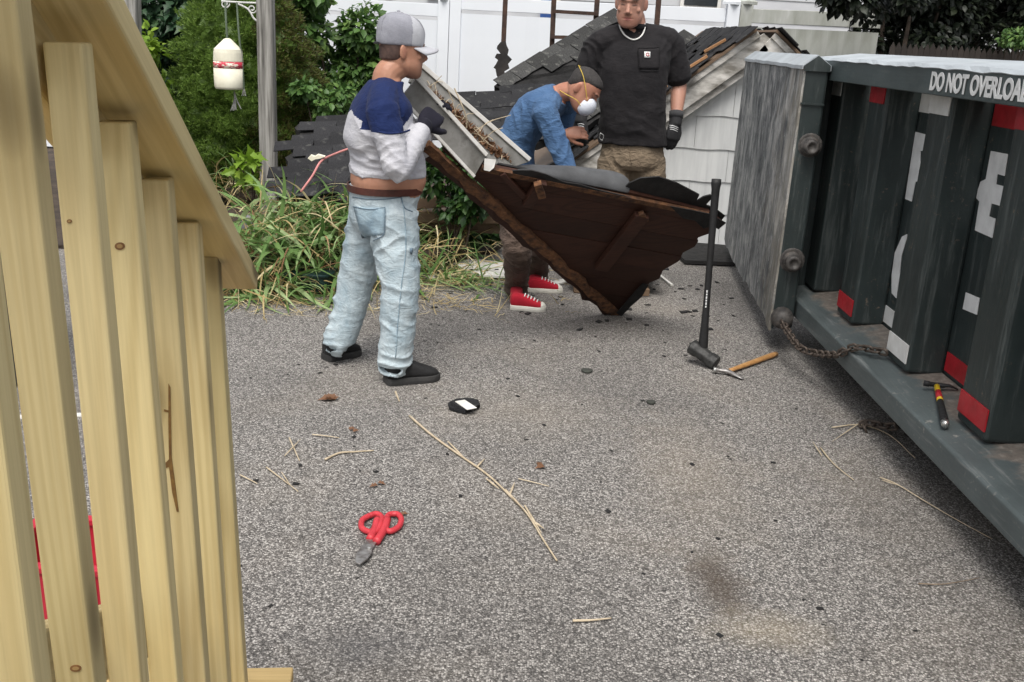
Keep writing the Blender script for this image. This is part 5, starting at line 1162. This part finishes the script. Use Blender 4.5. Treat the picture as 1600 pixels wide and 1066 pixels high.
def spruce():
    r = np.random.default_rng(21); c = at(386, 150, 9.7); root = thing('dwarf_spruce', 'dense conical green spruce behind the weathered post with the buoy', 'tree', (c[0], c[1], 0))
    H = 2.75; z0 = .05
    def radius(z, a):
        t = np.clip((z-z0)/H, 0, 1); base = np.interp(t, [0, .12, .25, .45, .7, .9, 1], [.52, .74, .76, .62, .40, .17, .02])
        lump = .055*np.sin(a*3+z*5.1+1)+.05*np.sin(a*7-z*9.2)+.055*np.sin(a*11+z*17)+.05*np.sin(z*23+a*2)+.04*np.sin(a*17-z*29)
        return base*(1+lump*1.4)
    MB().tube([V(c[0], c[1], 0), V(c[0], c[1], 1.2), V(c[0], c[1], 2.6)], [.09, .06, .015], 10).build('trunk', MAT['bark'], root, smooth=True)
    zs = np.linspace(z0, z0+H, 40); an = np.linspace(0, 2*math.pi, 36, endpoint=False); g = []
    for z in zs: rr = radius(z, an)*.78; g.append(np.stack([c[0]+np.cos(an)*rr, c[1]+np.sin(an)*rr, np.full(36, z)], 1))
    MB().grid(np.array(g), closed=True).build('inner_crown', MAT['needle_green'], root)
    n = 30000; z = z0+H*(1-np.sqrt(r.random(n)*.985)); a = r.uniform(0, 2*math.pi, n); keep = np.sin(a) < .45; z, a = z[keep], a[keep]; n = len(z)
    clump = .5+.5*np.sin(a*19+np.sin(z*31)*2)*np.sin(z*37+np.cos(a*13)*2)
    rr = radius(z, a)*(.80+.20*clump+r.normal(size=n)*.02); P = np.stack([c[0]+np.cos(a)*rr, c[1]+np.sin(a)*rr, z], 1); out = np.stack([np.cos(a), np.sin(a), np.full(n, .55)], 1)
    vv, ff, o = [], [], 0
    for k in range(5):
        d = out+r.normal(size=(n, 3))*.55; d /= np.linalg.norm(d, axis=1, keepdims=True); s = np.cross(d, r.normal(size=(n, 3))); s /= np.linalg.norm(s, axis=1, keepdims=True)
        L = r.uniform(.022, .050, n)[:, None]; q = np.stack([P-s*.0045, P+s*.0045, P+d*L+s*.0015, P+d*L-s*.0015], 1).reshape(-1, 3); vv.append(q); ff.append(np.arange(n*4).reshape(-1, 4)+o); o += n*4
    v = np.vstack(vv); f = np.vstack(ff); br = (v[f[:, 0], 0] > c[0]+.30+.12*np.sin(v[f[:, 0], 2]*7)) & (r.random(len(f)) < .75)
    cr = big_mesh('crown', v, f, MAT['needle_green'], root); cr['kind'] = 'stuff'; cr.data.materials.append(MAT['needle_brown']); cr.data.polygons.foreach_set('material_index', br.astype(np.int32)); cr.data.update()
spruce()
bush('fig_shrub', 'dark broad-leaved shrub growing left of the conical spruce', 'shrub', at(265, 90, 10.6), (1.05, .55, 1.25), 5200, .15, 'leaf_fig', 31, 'lobed', 16, single=120)
bush('fig_shrub', 'dark broad-leaved shrub low behind the stair handrail', 'shrub', at(250, 190, 10.2), (.8, .45, .5), 2600, .13, 'leaf_fig', 33, 'lobed', 10, single=40)
bush('young_shrub', 'yellow-green young shrub between the two weathered posts', 'shrub', at(228, 110, 9.2), (.16, .2, .55), 420, .085, 'leaf_young', 34, 'oval', 8, trunkr=.008, single=30)
bush('leafy_shrub', 'bright green leafy shrub right of the conical spruce', 'shrub', at(522, 70, 10.6), (.62, .45, .85), 5200, .10, 'leaf_bush', 32, 'oval', 15, single=120)
bush('leafy_shrub', 'low pale green shrub between the spruce and the fallen roof slab', 'shrub', at(500, 155, 9.3), (.26, .25, .22), 900, .075, 'leaf_bush', 35, 'oval', 7, trunkr=.01, single=20)
bush('young_maple', 'young lime-green sapling at the foot of the weathered post', 'sapling', at(390, 262, 8.2), (.13, .10, .20), 46, .13, 'leaf_young', 36, 'lobed', 6, trunkr=.006, single=18)
bush('ivy_clump', 'dark ivy clump under the raised corner of the roof section', 'ivy', at(715, 290, 7.2), (.36, .25, .30), 1700, .075, 'leaf_ivy', 37, 'oval', 11, trunkr=.008, single=40)
bush('cut_branches', 'heap of cut green leafy branches behind the capped man', 'branches', on(705, 400)+V(0, .15, .17), (.36, .28, .17), 2100, .075, 'leaf_ivy', 38, 'oval', 12, trunkr=.008, single=40)
for k, (x, y, Y, rx, rz, sd) in enumerate(((1440, 0, 12.6, 1.1, .9, 41), (1590, 10, 12.9, 1.2, 1.0, 42), (1520, -60, 14.0, 1.8, 1.2, 43))):
    bush('dark_evergreen', ('dark evergreen tree above the stained fence end', 'dark evergreen tree at the right edge above the dumpster', 'dark tree towering behind the picket fence')[k], 'tree', at(x, y, Y), (rx, .7, rz), 6000, .11, 'dark_conifer', sd, 'oval', 16, trunkr=.09)
bush('dark_evergreen', 'dark evergreen boughs hanging over the stained fence top', 'tree', at(1360, -28, 9.6), (.75, .35, .26), 2600, .10, 'dark_conifer', 47, 'oval', 14, trunkr=.012, base=(1.6, 3.2))
bush('holly_shrub', 'small green shrub beside the picket fence at the right edge', 'shrub', at(1592, 66, 11.2), (.22, .2, .20), 700, .06, 'leaf_bush', 44, 'oval', 6, trunkr=.01, single=20)
# ------------------------------------------------------------------ heaps of cut grass
def blades(root, name, mat, C, n, spread, ln, wd, seed, lift=.7, droop=1.0, dirb=None):
    r = np.random.default_rng(seed); k = r.integers(0, len(C), n); P = np.array([c[:3] for c in C])[k]+r.normal(size=(n, 3))*np.array([c[3:] for c in C])[k]*spread; P[:, 2] = np.abs(P[:, 2])
    d = r.normal(size=(n, 3))*V(1, .8, .55)+V(0, -.15, lift); 
    if dirb is not None: d += dirb
    d /= np.linalg.norm(d, axis=1, keepdims=True); L = ln*r.uniform(.45, 1.25, n); s = np.cross(d, UP+r.normal(size=(n, 3))*.4); s /= np.linalg.norm(s, axis=1, keepdims=True); w = wd*r.uniform(.6, 1.3, n); m = 6; rows = []
    bend = r.uniform(.2, 1.1, n)*droop; sw = r.normal(size=(n, 3))*.12
    for i in range(m):
        t = i/(m-1); c = P+d*(L*t)[:, None]-UP*(L*bend*t*t*.75)[:, None]+sw*(L*t*t)[:, None]; c[:, 2] = np.maximum(c[:, 2], .006+.02*r.random(n)); ww = (w*(1-t**2.2)*.5+.0004)[:, None]; rows += [c-s*ww, c+s*ww]
    v = np.stack(rows, 1); f = np.array([(2*i, 2*i+1, 2*i+3, 2*i+2) for i in range(m-1)])[None]+(np.arange(n)*2*m)[:, None, None]
    o = big_mesh(name, v.reshape(-1, 3), f.reshape(-1, 4), MAT[mat], root); o['kind'] = 'stuff'; return o
def heap(name, label, c, blobs, spec, seed):
    root = thing(name, label, 'cut grass', c)
    g = []
    for i, (x, y, z, rx, ry, rz) in enumerate(blobs):
        if rz < .05: continue
        b = Blob(); b.ball((x, y, max(.02, z*.6)), (rx*.85, ry*.85, rz*.8), 10); b.build('packed_core', MAT['soil'], root, smooth=True)
    for j, (nm, mat, n, ln, wd, lift, droop, sp) in enumerate(spec): blades(root, nm, mat, blobs, n, sp, ln, wd, seed+j, lift, droop)
    return root
p = on(455, 465)
B1 = [(*(on(480, 452)+V(.05, .35, .22)), .30, .22, .15), (*(on(420, 462)+V(0, .35, .18)), .26, .2, .14), (*(on(520, 440)+V(.0, .3, .27)), .22, .2, .16), (*(on(395, 470)+V(0, .3, .06)), .3, .2, .05), (*(on(450, 430)+V(0, .3, .30)), .28, .2, .12)]
heap('weed_heap', 'heap of pulled long grass and straw beside the capped man', p, B1, (('green_blades', 'blade_green', 1450, .44, .025, .34, 1.0, .75), ('straw_blades', 'blade_straw', 800, .42, .012, .25, 1.0, .85), ('brown_blades', 'blade_brown', 420, .30, .010, .2, 1.1, .7)), 50)
B2 = [(*(on(545, 395)+V(0, .35, .22)), .16, .14, .14), (*(on(540, 430)+V(0, .25, .1)), .16, .12, .08)]
heap('weed_heap', 'rusty brown dry grass clump behind the capped man\'s knees', on(545, 430), B2, (('brown_blades', 'blade_brown', 600, .26, .009, .3, 1.1, .8), ('straw_blades', 'blade_straw', 500, .30, .009, .3, 1.1, .8)), 60)
B3 = [(*(on(672, 420)+V(0, .2, .12)), .22, .2, .10), (*(on(690, 440)+V(0, .1, .02)), .28, .2, .02)]
heap('weed_heap', 'straw and long green grass spread right of the capped man', on(680, 440), B3, (('green_blades', 'blade_green', 330, .38, .014, .35, 1.1, .9), ('straw_blades', 'blade_straw', 380, .36, .009, .2, 1.1, 1.0)), 70)
B4 = [(*(on(370, 330)+V(0, .2, .2)), .30, .2, .10)]
heap('weed_tuft', 'pale arching grass tuft behind the handrail end', on(370, 380), B4, (('green_blades', 'blade_green', 180, .50, .010, 1.1, .9, .9), ('straw_blades', 'blade_straw', 230, .45, .009, .9, 1.0, .9)), 80)
r0 = np.random.default_rng(90); root = thing('straw_litter', 'thin scatter of straw bits on the drive around the weed heap', 'straw', on(520, 480)); root['kind'] = 'stuff'
blades(root, 'straw', 'blade_straw', [(*(on(400, 480)+V(0, 0, .004)), .35, .12, .003), (*(on(660, 470)+V(0, 0, .004)), .4, .2, .003)], 330, 1.0, .16, .005, 91, .02, .2)
# ================================================================== posts, buoy
def posts():
    Y = 8.75
    t = thing('weathered_post', 'grey weathered wooden post carrying the hanging buoy', 'post', (at(420, 290, Y)[0], Y, 0))
    MB().bar(V(at(421, 300, Y)[0], Y, 0), at(414, -40, Y), .135, .135, up=V(0, 1, 0)).build('post', MAT['grey_post_wood'], t, bevel=.018)
    a, b = at(404, 2, Y-.02), at(352, 0, Y-.02)
    MB().tube([at(404, 5, Y-.03), at(376, 4, Y-.03), at(346, 2, Y-.03)], .008, 8).build('bracket_arm', MAT['white_iron'], t)
    MB().tube(catmull([at(403, 34, Y-.03), at(396, 28, Y-.03), at(388, 15, Y-.03), at(372, 6, Y-.03)], 6), .008, 8).build('bracket_brace', MAT['white_iron'], t)
    sp = [at(394+math.cos(q)*rr, 14+math.sin(q)*rr, Y-.03) for q, rr in zip(np.linspace(0, 9, 26), np.linspace(7.5, 1.5, 26))]; MB().tube(sp, .0055, 6).build('scroll', MAT['white_iron'], t)
    sp = [at(352+math.cos(q)*rr, 6+math.sin(q)*rr, Y-.03) for q, rr in zip(np.linspace(0, 8, 24), np.linspace(7, 2, 24))]; MB().tube(sp, .006, 6).build('scroll', MAT['white_iron'], t)
    Y2 = 8.45; t = thing('weathered_post', 'grey weathered wooden post cut off by the stair handrail', 'post', (at(203, 90, Y2)[0], Y2, 0))
    MB().bar(V(at(205, 250, Y2)[0], Y2, 0), at(201, -40, Y2), .15, .15, up=V(0, 1, 0)).build('post', MAT['grey_post_wood'], t, bevel=.018)
    MB().tube(catmull([at(222, 92, Y2-.05), at(229, 91, Y2-.07), at(231, 97, Y2-.07), at(224, 100, Y2-.05)], 5), .006, 6).build('hook', MAT['white_iron'], t)
    Yb = 8.5; top, bot = at(355.5, 60, Yb), at(358, 140, Yb); ax = nrm(top-bot); L = np.linalg.norm(top-bot)
    t = thing('buoy', 'white lobster buoy with worn red stripe hanging from the post', 'buoy', bot)
    w = 22*Yb/1550
    MB().lathe([(.02, 0), (w*.9, .004), (w*.98, L*.06), (w*1.0, L*.42)], bot, ax, 28).build('body', MAT['buoy_white'], t, smooth=True)
    MB().lathe([(w*1.004, L*.42), (w*1.004, L*.55)], bot, ax, 28).build('stripe', MAT['buoy_red_stripe'], t, smooth=True)
    MB().lathe([(w*1.0, L*.55), (w*.97, L*.72), (w*.93, L*.79), (w*.25, L*.985), (w*.12, L)], bot, ax, 28).build('nose', MAT['buoy_white'], t, smooth=False, bevel=.006)
    MB().tube(catmull([at(352, 4, Yb+.1), at(353, 30, Yb+.03), at(355, 61, Yb)], 5), .009, 7).build('rope', MAT['rope_green'], t)
    MB().tube(catmull([at(370, 4, Yb+.1), at(373, 50, Yb-.0), at(379, 105, Yb), at(381, 138, Yb)], 5), .008, 7).build('rope', MAT['rope_green'], t)
    for k in range(3): MB().tube([at(381, 136, Yb), at(378+k*3, 150, Yb)], .004, 5).build('rope_end', MAT['rope_grey'], t)
    for k in range(11): q = rng.normal()*3; MB().tube(catmull([at(366, 142, Yb), at(368+q*.4, 156, Yb), at(369+q*1.6, 172+rng.normal()*2, Yb)], 4), .004, 5).build('rope_fray', MAT['rope_grey'], t)
posts()
# ------------------------------------------------------------------ sledgehammer standing on its head
def sledge():
    c = on(1099, 575)+V(0, .05, 0); t = thing('sledgehammer', 'black-handled sledgehammer standing upright on its head', 'sledgehammer', c)
    Y = c[1]; hb, ht = at(1098, 548, Y), at(1119.5, 280, Y+.03); d = nrm(ht-hb); L = np.linalg.norm(ht-hb)
    P = [hb+d*L*q for q in (-.04, .0, .06, .16, .3, .6, .8, .94, .975, 1.0)]
    MB().tube(P, [(.024, .021), (.027, .023), (.026, .022), (.021, .018), (.018, .016), (.018, .016), (.020, .018), (.022, .020), (.0265, .024), (.025, .022)], 18).build('handle', MAT['black_rubber'], t, smooth=True)
    a, b = at(1079, 541, Y+.03), at(1120, 570, Y-.06); ax = nrm(b-a); M = np.linalg.norm(b-a)
    prof = [(.036, 0), (.043, .008), (.044, M*.22), (.038, M*.34), (.041, M*.5), (.038, M*.66), (.044, M*.78), (.043, M-.008), (.036, M)]
    MB().lathe(prof, a+V(0, 0, .004), ax, 8).build('head', MAT['sledge_steel'], t, bevel=.006)
    bt = at(1104, 455, Y-.025)
    for k in range(6): p = hb+d*L*(.27+.018*k)+V(-.006, -.0185, 0); MB().box(p, (.007, .001, .010+.003*(k % 2))).build('handle_print', MAT['paint_letter'], t)
sledge()
def nail_hammer():
    c = on(1140, 585); t = thing('claw_hammer', 'wooden-handled claw hammer lying on the drive by the sledgehammer', 'hammer', c)
    a, b = on(1138, 580, .02), on(1213, 553, .016); d = b-a
    MB().tube([a+d*q for q in (0, .1, .3, .6, .9, 1.0)], [(.010, .013), (.010, .014), (.012, .016), (.014, .017), (.015, .018), (.013, .015)], 14).build('handle', MAT['hickory'], t, smooth=True)
    dn = nrm(d); s = nrm(np.cross(dn, UP)); h = a-dn*.012+UP*.003
    f1, c1 = on(1115, 578, .022), on(1162, 592, .010)
    MB().tube([f1, f1+(h-f1)*.25, f1+(h-f1)*.35, h, h+(c1-h)*.35, h+(c1-h)*.7, c1], [(.014, .014), (.014, .014), (.010, .010), (.0125, .015), (.010, .015), (.006, .014), (.002, .013)], 12).build('head', MAT['hammer_steel'], t, smooth=True)
    MB().tube([f1-(h-f1)*.02, f1+(h-f1)*.2], [.0155, .0155], 14).build('striking_face', MAT['key_metal'], t, smooth=True)
nail_hammer()
# ------------------------------------------------------------------ red-handled tin snips
def snips():
    t = thing('tin_snips', 'red-handled tin snips lying open on the drive', 'snips', on(590, 840))
    z = .014; f = lambda x, y, zz=z: on(x, y, zz)
    for loop, leg in (([(577, 806), (588, 803), (596, 808), (594, 820), (586, 832), (573, 830), (565, 824), (566, 813)], [(590, 812), (586, 826), (578, 843)]), ([(612, 803), (622, 804), (627, 812), (623, 823), (611, 830), (603, 827), (603, 815), (606, 806)], [(605, 812), (600, 828), (588, 847)])):
        P = catmull(np.array(loop+loop[:1], float), 6); MB().tube([f(*p) for p in P], .0105, 10).build('grip_loop', MAT['red_grip'], t, smooth=True)
        P = catmull(np.array(leg, float), 6); MB().tube([f(*p) for p in P], [.014]*len(P), 10).build('grip', MAT['red_grip'], t, smooth=True)
    MB().prism([f(x, y, .008) for x, y in [(573, 842), (590, 846), (583, 858), (576, 866), (566, 872), (566, 862)]], (0, 0, .006)).build('pivot_plate', MAT['hammer_steel'], t, bevel=.002)
    MB().prism([f(x, y, .012) for x, y in [(574, 847), (582, 854), (581, 866), (573, 877), (562, 884), (555, 881), (556, 868), (564, 856)]], (0, 0, .007)).build('blade', MAT['hammer_steel'], t, bevel=.003)
    MB().prism([f(x, y, .006) for x, y in [(572, 848), (585, 852), (582, 864), (572, 876), (563, 880), (566, 866)]], (0, 0, .005)).build('blade', MAT['greasy_steel'], t, bevel=.002)
    MB().lathe([(.007, 0), (.007, .006), (.003, .008)], f(577, 858, .019), UP, 10).build('pivot_bolt', MAT['key_metal'], t)
snips()
# ------------------------------------------------------------------ litter on the drive
def flat(name, label, cat, px, th, mat, z=.006, lift=0., bev=0.):
    P = [on(x, y, z)+UP*(lift*rng.random()) for x, y in px]; o = MB().prism(P, (0, 0, th)).build(name, MAT[mat], bevel=bev); return tag(o, label, cat)
t = thing('shingle_scrap', 'torn black shingle scrap with a white patch lying on the drive', 'shingle', on(725, 637))
MB().prism([on(x, y, .006) for x, y in [(700, 633), (712, 627), (730, 625), (747, 628), (750, 637), (738, 640), (727, 647), (715, 644), (702, 640)]], (0, 0, .012)).build('lower_layer', MAT['shingle_dark'], t)
MB().prism([on(x, y, .02) for x, y in [(704, 631), (712, 626), (738, 625), (749, 634), (742, 638), (728, 642), (714, 638)]], (.004, 0, .010)).build('upper_layer', MAT['shingle_dark'], t)
MB().prism([on(x, y, .031) for x, y in [(711, 628), (726, 625.5), (745, 638), (730, 641)]], (0, 0, .003)).build('white_patch', MAT['white_trim_paint'], t)
def disc(x, y, rad, label):
    c = on(x, y, .003); ring = [c+V(math.cos(a)*rad*(1+.12*math.sin(3*a)), math.sin(a)*rad*(1+.1*math.sin(2*a+1)), 0) for a in np.linspace(0, 6.28, 14, endpoint=False)]
    o = MB().prism(ring, (0, 0, .012)).build('slate_chip', MAT['slate_disc'], bevel=.004); tag(o, label, 'chip')
disc(917, 581, .030, 'larger dark rounded chip lying on the drive left of the sledgehammer'); disc(1017, 630, .022, 'smaller dark rounded chip lying below the sledgehammer'); 
def stalk(label, pts, rad, mat='twig_pale', side=()):
    t = thing('straw_stalk', label, 'stalk', on(*pts[0]))
    P = catmull(np.array(pts, float), 5); Q = [on(*p, .008) for p in P]; MB().tube(Q, np.linspace(rad, rad*.55, len(Q)), 6).build('stem', MAT[mat], t, smooth=True)
    for a, b in side: MB().tube([on(*a, .009), on((a[0]+b[0])/2, (a[1]+b[1])/2, .014), on(*b, .01)], [rad*.6, rad*.8, rad*.2], 5).build('side_blade', MAT[mat], t)
stalk('long branching pale straw stalk lying across the middle of the drive', [(640, 650), (675, 680), (718, 711), (762, 742), (800, 778), (824, 803), (848, 842), (870, 876)], .0055, side=[((700, 690), (728, 718)), ((745, 730), (757, 717)), ((760, 748), (780, 764)), ((797, 772), (804, 754)), ((790, 765), (822, 800)), ((820, 790), (846, 833)), ((830, 812), (850, 826))])
stalk('short pale straw curl below the right shoe of the capped man', [(618, 612), (621, 620), (624, 627)], .005)
stalk('pale bent stick lying left of the long straw stalk', [(508, 718), (530, 708), (555, 706), (584, 704)], .005)
stalk('thin straw lying below the capped man\'s rear shoe', [(488, 679), (508, 681), (530, 684)], .003)
stalk('pair of crossed straws near the stair foot', [(452, 684), (460, 702), (468, 720)], .0035, side=[((445, 712), (470, 686))])
stalk('thin forked straw beside the stair foot', [(416, 730), (440, 748), (466, 768)], .003, side=[((440, 738), (455, 760))])
stalk('thin dry straw hooked over the ground chain under the dumpster', [(1300, 668), (1345, 664), (1390, 680), (1430, 716)], .0035, side=[((1352, 655), (1300, 690))])
stalk('pale knotted straw left of the ground chain', [(1282, 700), (1300, 722), (1318, 738), (1334, 750)], .0035, side=[((1284, 712), (1270, 690))])
stalk('long thin straw pointing under the dumpster sill', [(1375, 746), (1402, 757), (1450, 786), (1500, 815), (1550, 842)], .003, side=[((1378, 750), (1402, 758))])
stalk('thin reddish twig at the lower right of the drive', [(1435, 912), (1470, 913), (1500, 909), (1530, 903)], .0025, 'twig_bark')
stalk('small pale straw fleck at the bottom of the drive', [(895, 970), (925, 969), (955, 966)], .0045)
stalk('thin pale straw left of the red snips', [(375, 742), (395, 752), (402, 756)], .003)
stalk('thin straw right of the long stalk', [(810, 748), (835, 754), (858, 760)], .0028)
def dead_leaf(x, y, s, label, sd):
    r = np.random.default_rng(sd); t = thing('dead_leaf', label, 'leaf', on(x, y))
    for k in range(4 if s > .03 else 2):
        a = r.uniform(0, 6.28); d = V(math.cos(a), math.sin(a), .25); v, f = leaves_mesh((on(x, y, .006)+r.normal(size=3)*V(s*.4, s*.4, 0))[None], d[None], V(.2, -.2, 1)[None], s*1.5, s, .5, .3, 'lobed'); big_mesh('leaf_lobe', v, f, MAT['dead_leaf'], t)
dead_leaf(520, 624, .05, 'crumpled brown leaf cluster below the capped man\'s feet', 1); dead_leaf(845, 728, .03, 'small reddish dead leaf right of the straw stalk', 2); dead_leaf(553, 672, .022, 'tiny dark leaf scrap under the brown leaf cluster', 3)
dead_leaf(590, 757, .022, 'small tan dead leaf above the red snips', 4); dead_leaf(626, 803, .02, 'tiny dark leaf beside the red snips grip', 5)
# scattered grit, bark crumbs and shingle granules
r = np.random.default_rng(77); mb = MB()
for k in range(150):
    if k < 40: p = V(r.normal(1.15, .35), r.normal(6.4, .55), 0)
    elif k < 65: p = V(r.normal(.3, .45), r.normal(6.2, .4), 0)
    else: p = V(r.uniform(-1.3, 1.5), r.uniform(2.4, 6), 0)
    s = r.uniform(.004, .012) if k >= 65 else r.uniform(.006, .022); a = r.uniform(0, 3.1, 3); mb.box(p+UP*s*.3, (s*2, s*1.3, s*.25), np.array(Matrix.Rotation(a[0], 3, 'Z') @ Matrix.Rotation((a[1]-1.5)*.2, 3, 'X')))
o = mb.build('bark_crumbs', MAT['tar_paper']); tag(o, 'dark crumbs of bark and shingle scattered over the drive', 'crumbs', kind='stuff')
# ------------------------------------------------------------------ boards, tub, crate
t = thing('white_board', 'broken white painted board lying on the drive behind the sneakers', 'board', on(750, 425))
MB().prism([on(x, y, .02) for x, y in [(708, 414), (733, 408), (760, 410), (800, 416), (800, 436), (765, 434), (738, 430)]], (0, 0, .018)).build('board', MAT['white_trim_paint'], t, bevel=.002)
for x, y in ((736, 421), (760, 423), (776, 421)): MB().prism([on(x-3, y, .0385), on(x+3, y-.5, .0385), on(x+3, y+1, .0385), on(x-3, y+1.2, .0385)], (0, 0, .002)).build('nail_hole', MAT['tar_paper'], t)
t = flat('white_lath', 'narrow white lath lying behind the rear sneaker', 'lath', [(862, 442), (886, 437), (890, 441), (868, 447)], .012, 'white_trim_paint')
o = MB().bar(on(1030, 430, .012), on(1050, 446, .012), .02, .014).build('white_lath', MAT['white_trim_paint']); tag(o, 'thin white strip lying right of the roof section tip', 'lath')
flat('paper_scrap', 'small white paper scrap in the straw right of the capped man', 'paper', [(668, 430), (679, 429), (679, 436), (668, 437)], .004, 'tape_white', .012)
o = MB().tube(catmull([at(575, 222, 7.0), at(525, 240, 7.0), at(502, 252, 6.95), at(488, 275, 6.8), at(470, 300, 6.75)], 6), .008, 7).build('pink_cord', MAT['pink_cord'], smooth=True); tag(o, 'pink cord trailing over the fallen roof slab into the weeds', 'cord')
o = flat('torn_wrapper', 'torn pale wrapper on the dark roof slab behind the weeds', 'wrapper', [(478, 246), (488, 240), (500, 241), (512, 246), (500, 250), (486, 253)], .01, 'tape_white', .1); 
wp = [at(x, y, 6.95) for x, y in [(481, 248), (486, 243), (492, 245), (497, 242), (508, 245), (500, 248), (493, 249), (487, 252)]]; bpy.data.objects.remove(o); o = MB().prism(wp, (0, .015, .006)).build('torn_wrapper', MAT['buoy_white']); tag(o, 'torn pale wrapper on the dark roof slab behind the weeds', 'wrapper')
# dark green tub under the heap
t = thing('plastic_tub', 'dark green plastic tub under the heap of pulled grass', 'tub', on(478, 458)); a, b = on(434, 458), on(520, 458); Yt = a[1]
for nm, z0_, z1_, g in (('body', .005, .12, 0), ('rim', .118, .135, .012)):
    rows = [ell(V((a[0]+b[0])/2, Yt+.17, z), V((b[0]-a[0])/2*(.92+.06*z/.12)+g, 0, 0), V(0, .17+g, 0), 36, 5) for z in (z0_, z1_)]; MB().add(*loft(rows)).build(nm, MAT['dark_green_plastic'], t, bevel=.004)
o = MB(); rows = [ell(on(378, 378, .0)+V(0, .25, .16)+V(0, 0, z), V(.075*k, 0, 0), V(0, .06*k, 0), 20, 2.5) for z, k in ((-.16, .8), (-.02, 1), (.0, 1.02), (.012, .7))]; o.add(*loft(rows)); o = o.build('grey_pot', MAT['grey_plastic'], bevel=.004); tag(o, 'grey plastic pot half buried in straw by the handrail end', 'pot')
# red crate seen between the balusters
def crate():
    c = on(105, 1005); t = thing('red_crate', 'red plastic crate standing behind the stair balusters', 'crate', (c[0], c[1]+.16, 0)); cx, cy = c[0]-.02, c[1]+.18; w, d, h = .36, .28, .215; m = MAT['red_plastic']
    for nm, cc, sz in (('long_side', (cx, cy-d/2, h/2), (w, .012, h-.05)), ('long_side', (cx, cy+d/2, h/2), (w, .012, h-.05)), ('end_side', (cx-w/2, cy, h/2), (.012, d-.014, h-.05)), ('end_side', (cx+w/2, cy, h/2), (.012, d-.014, h-.05)), ('floor', (cx, cy, .012), (w-.02, d-.02, .012))): MB().box(cc, sz).build(nm, m, t, bevel=.003)
    for s in (-1, 1):
        MB().box((cx, cy+s*d/2, h-.012), (w+.03, .03, .022)).build('rim', m, t, bevel=.004); MB().box((cx+s*w/2, cy, h-.012), (.03, d-.032, .022)).build('rim', m, t, bevel=.004)
    for k in range(6): MB().box((cx-w/2+.03+k*(w-.06)/5, cy-d/2-.009, h/2-.01), (.012, .01, h-.06)).build('upright_rib', m, t)
crate()
o = MB().bar(on(-60, 655, .004), on(140, 648, .004), .035, .006).build('white_strip', MAT['white_trim_paint']); tag(o, 'white strip lying on the drive behind the balusters', 'strip')
o = MB().box(at(14, 470, 4.4)*V(1, 1, 0)+V(-.12, 0, .55), (.42, .42, 1.1)).build('dark_bin', MAT['house_dark'], bevel=.03); t2 = o
tag(o, 'dark upright bin seen behind the leftmost balusters', 'bin')
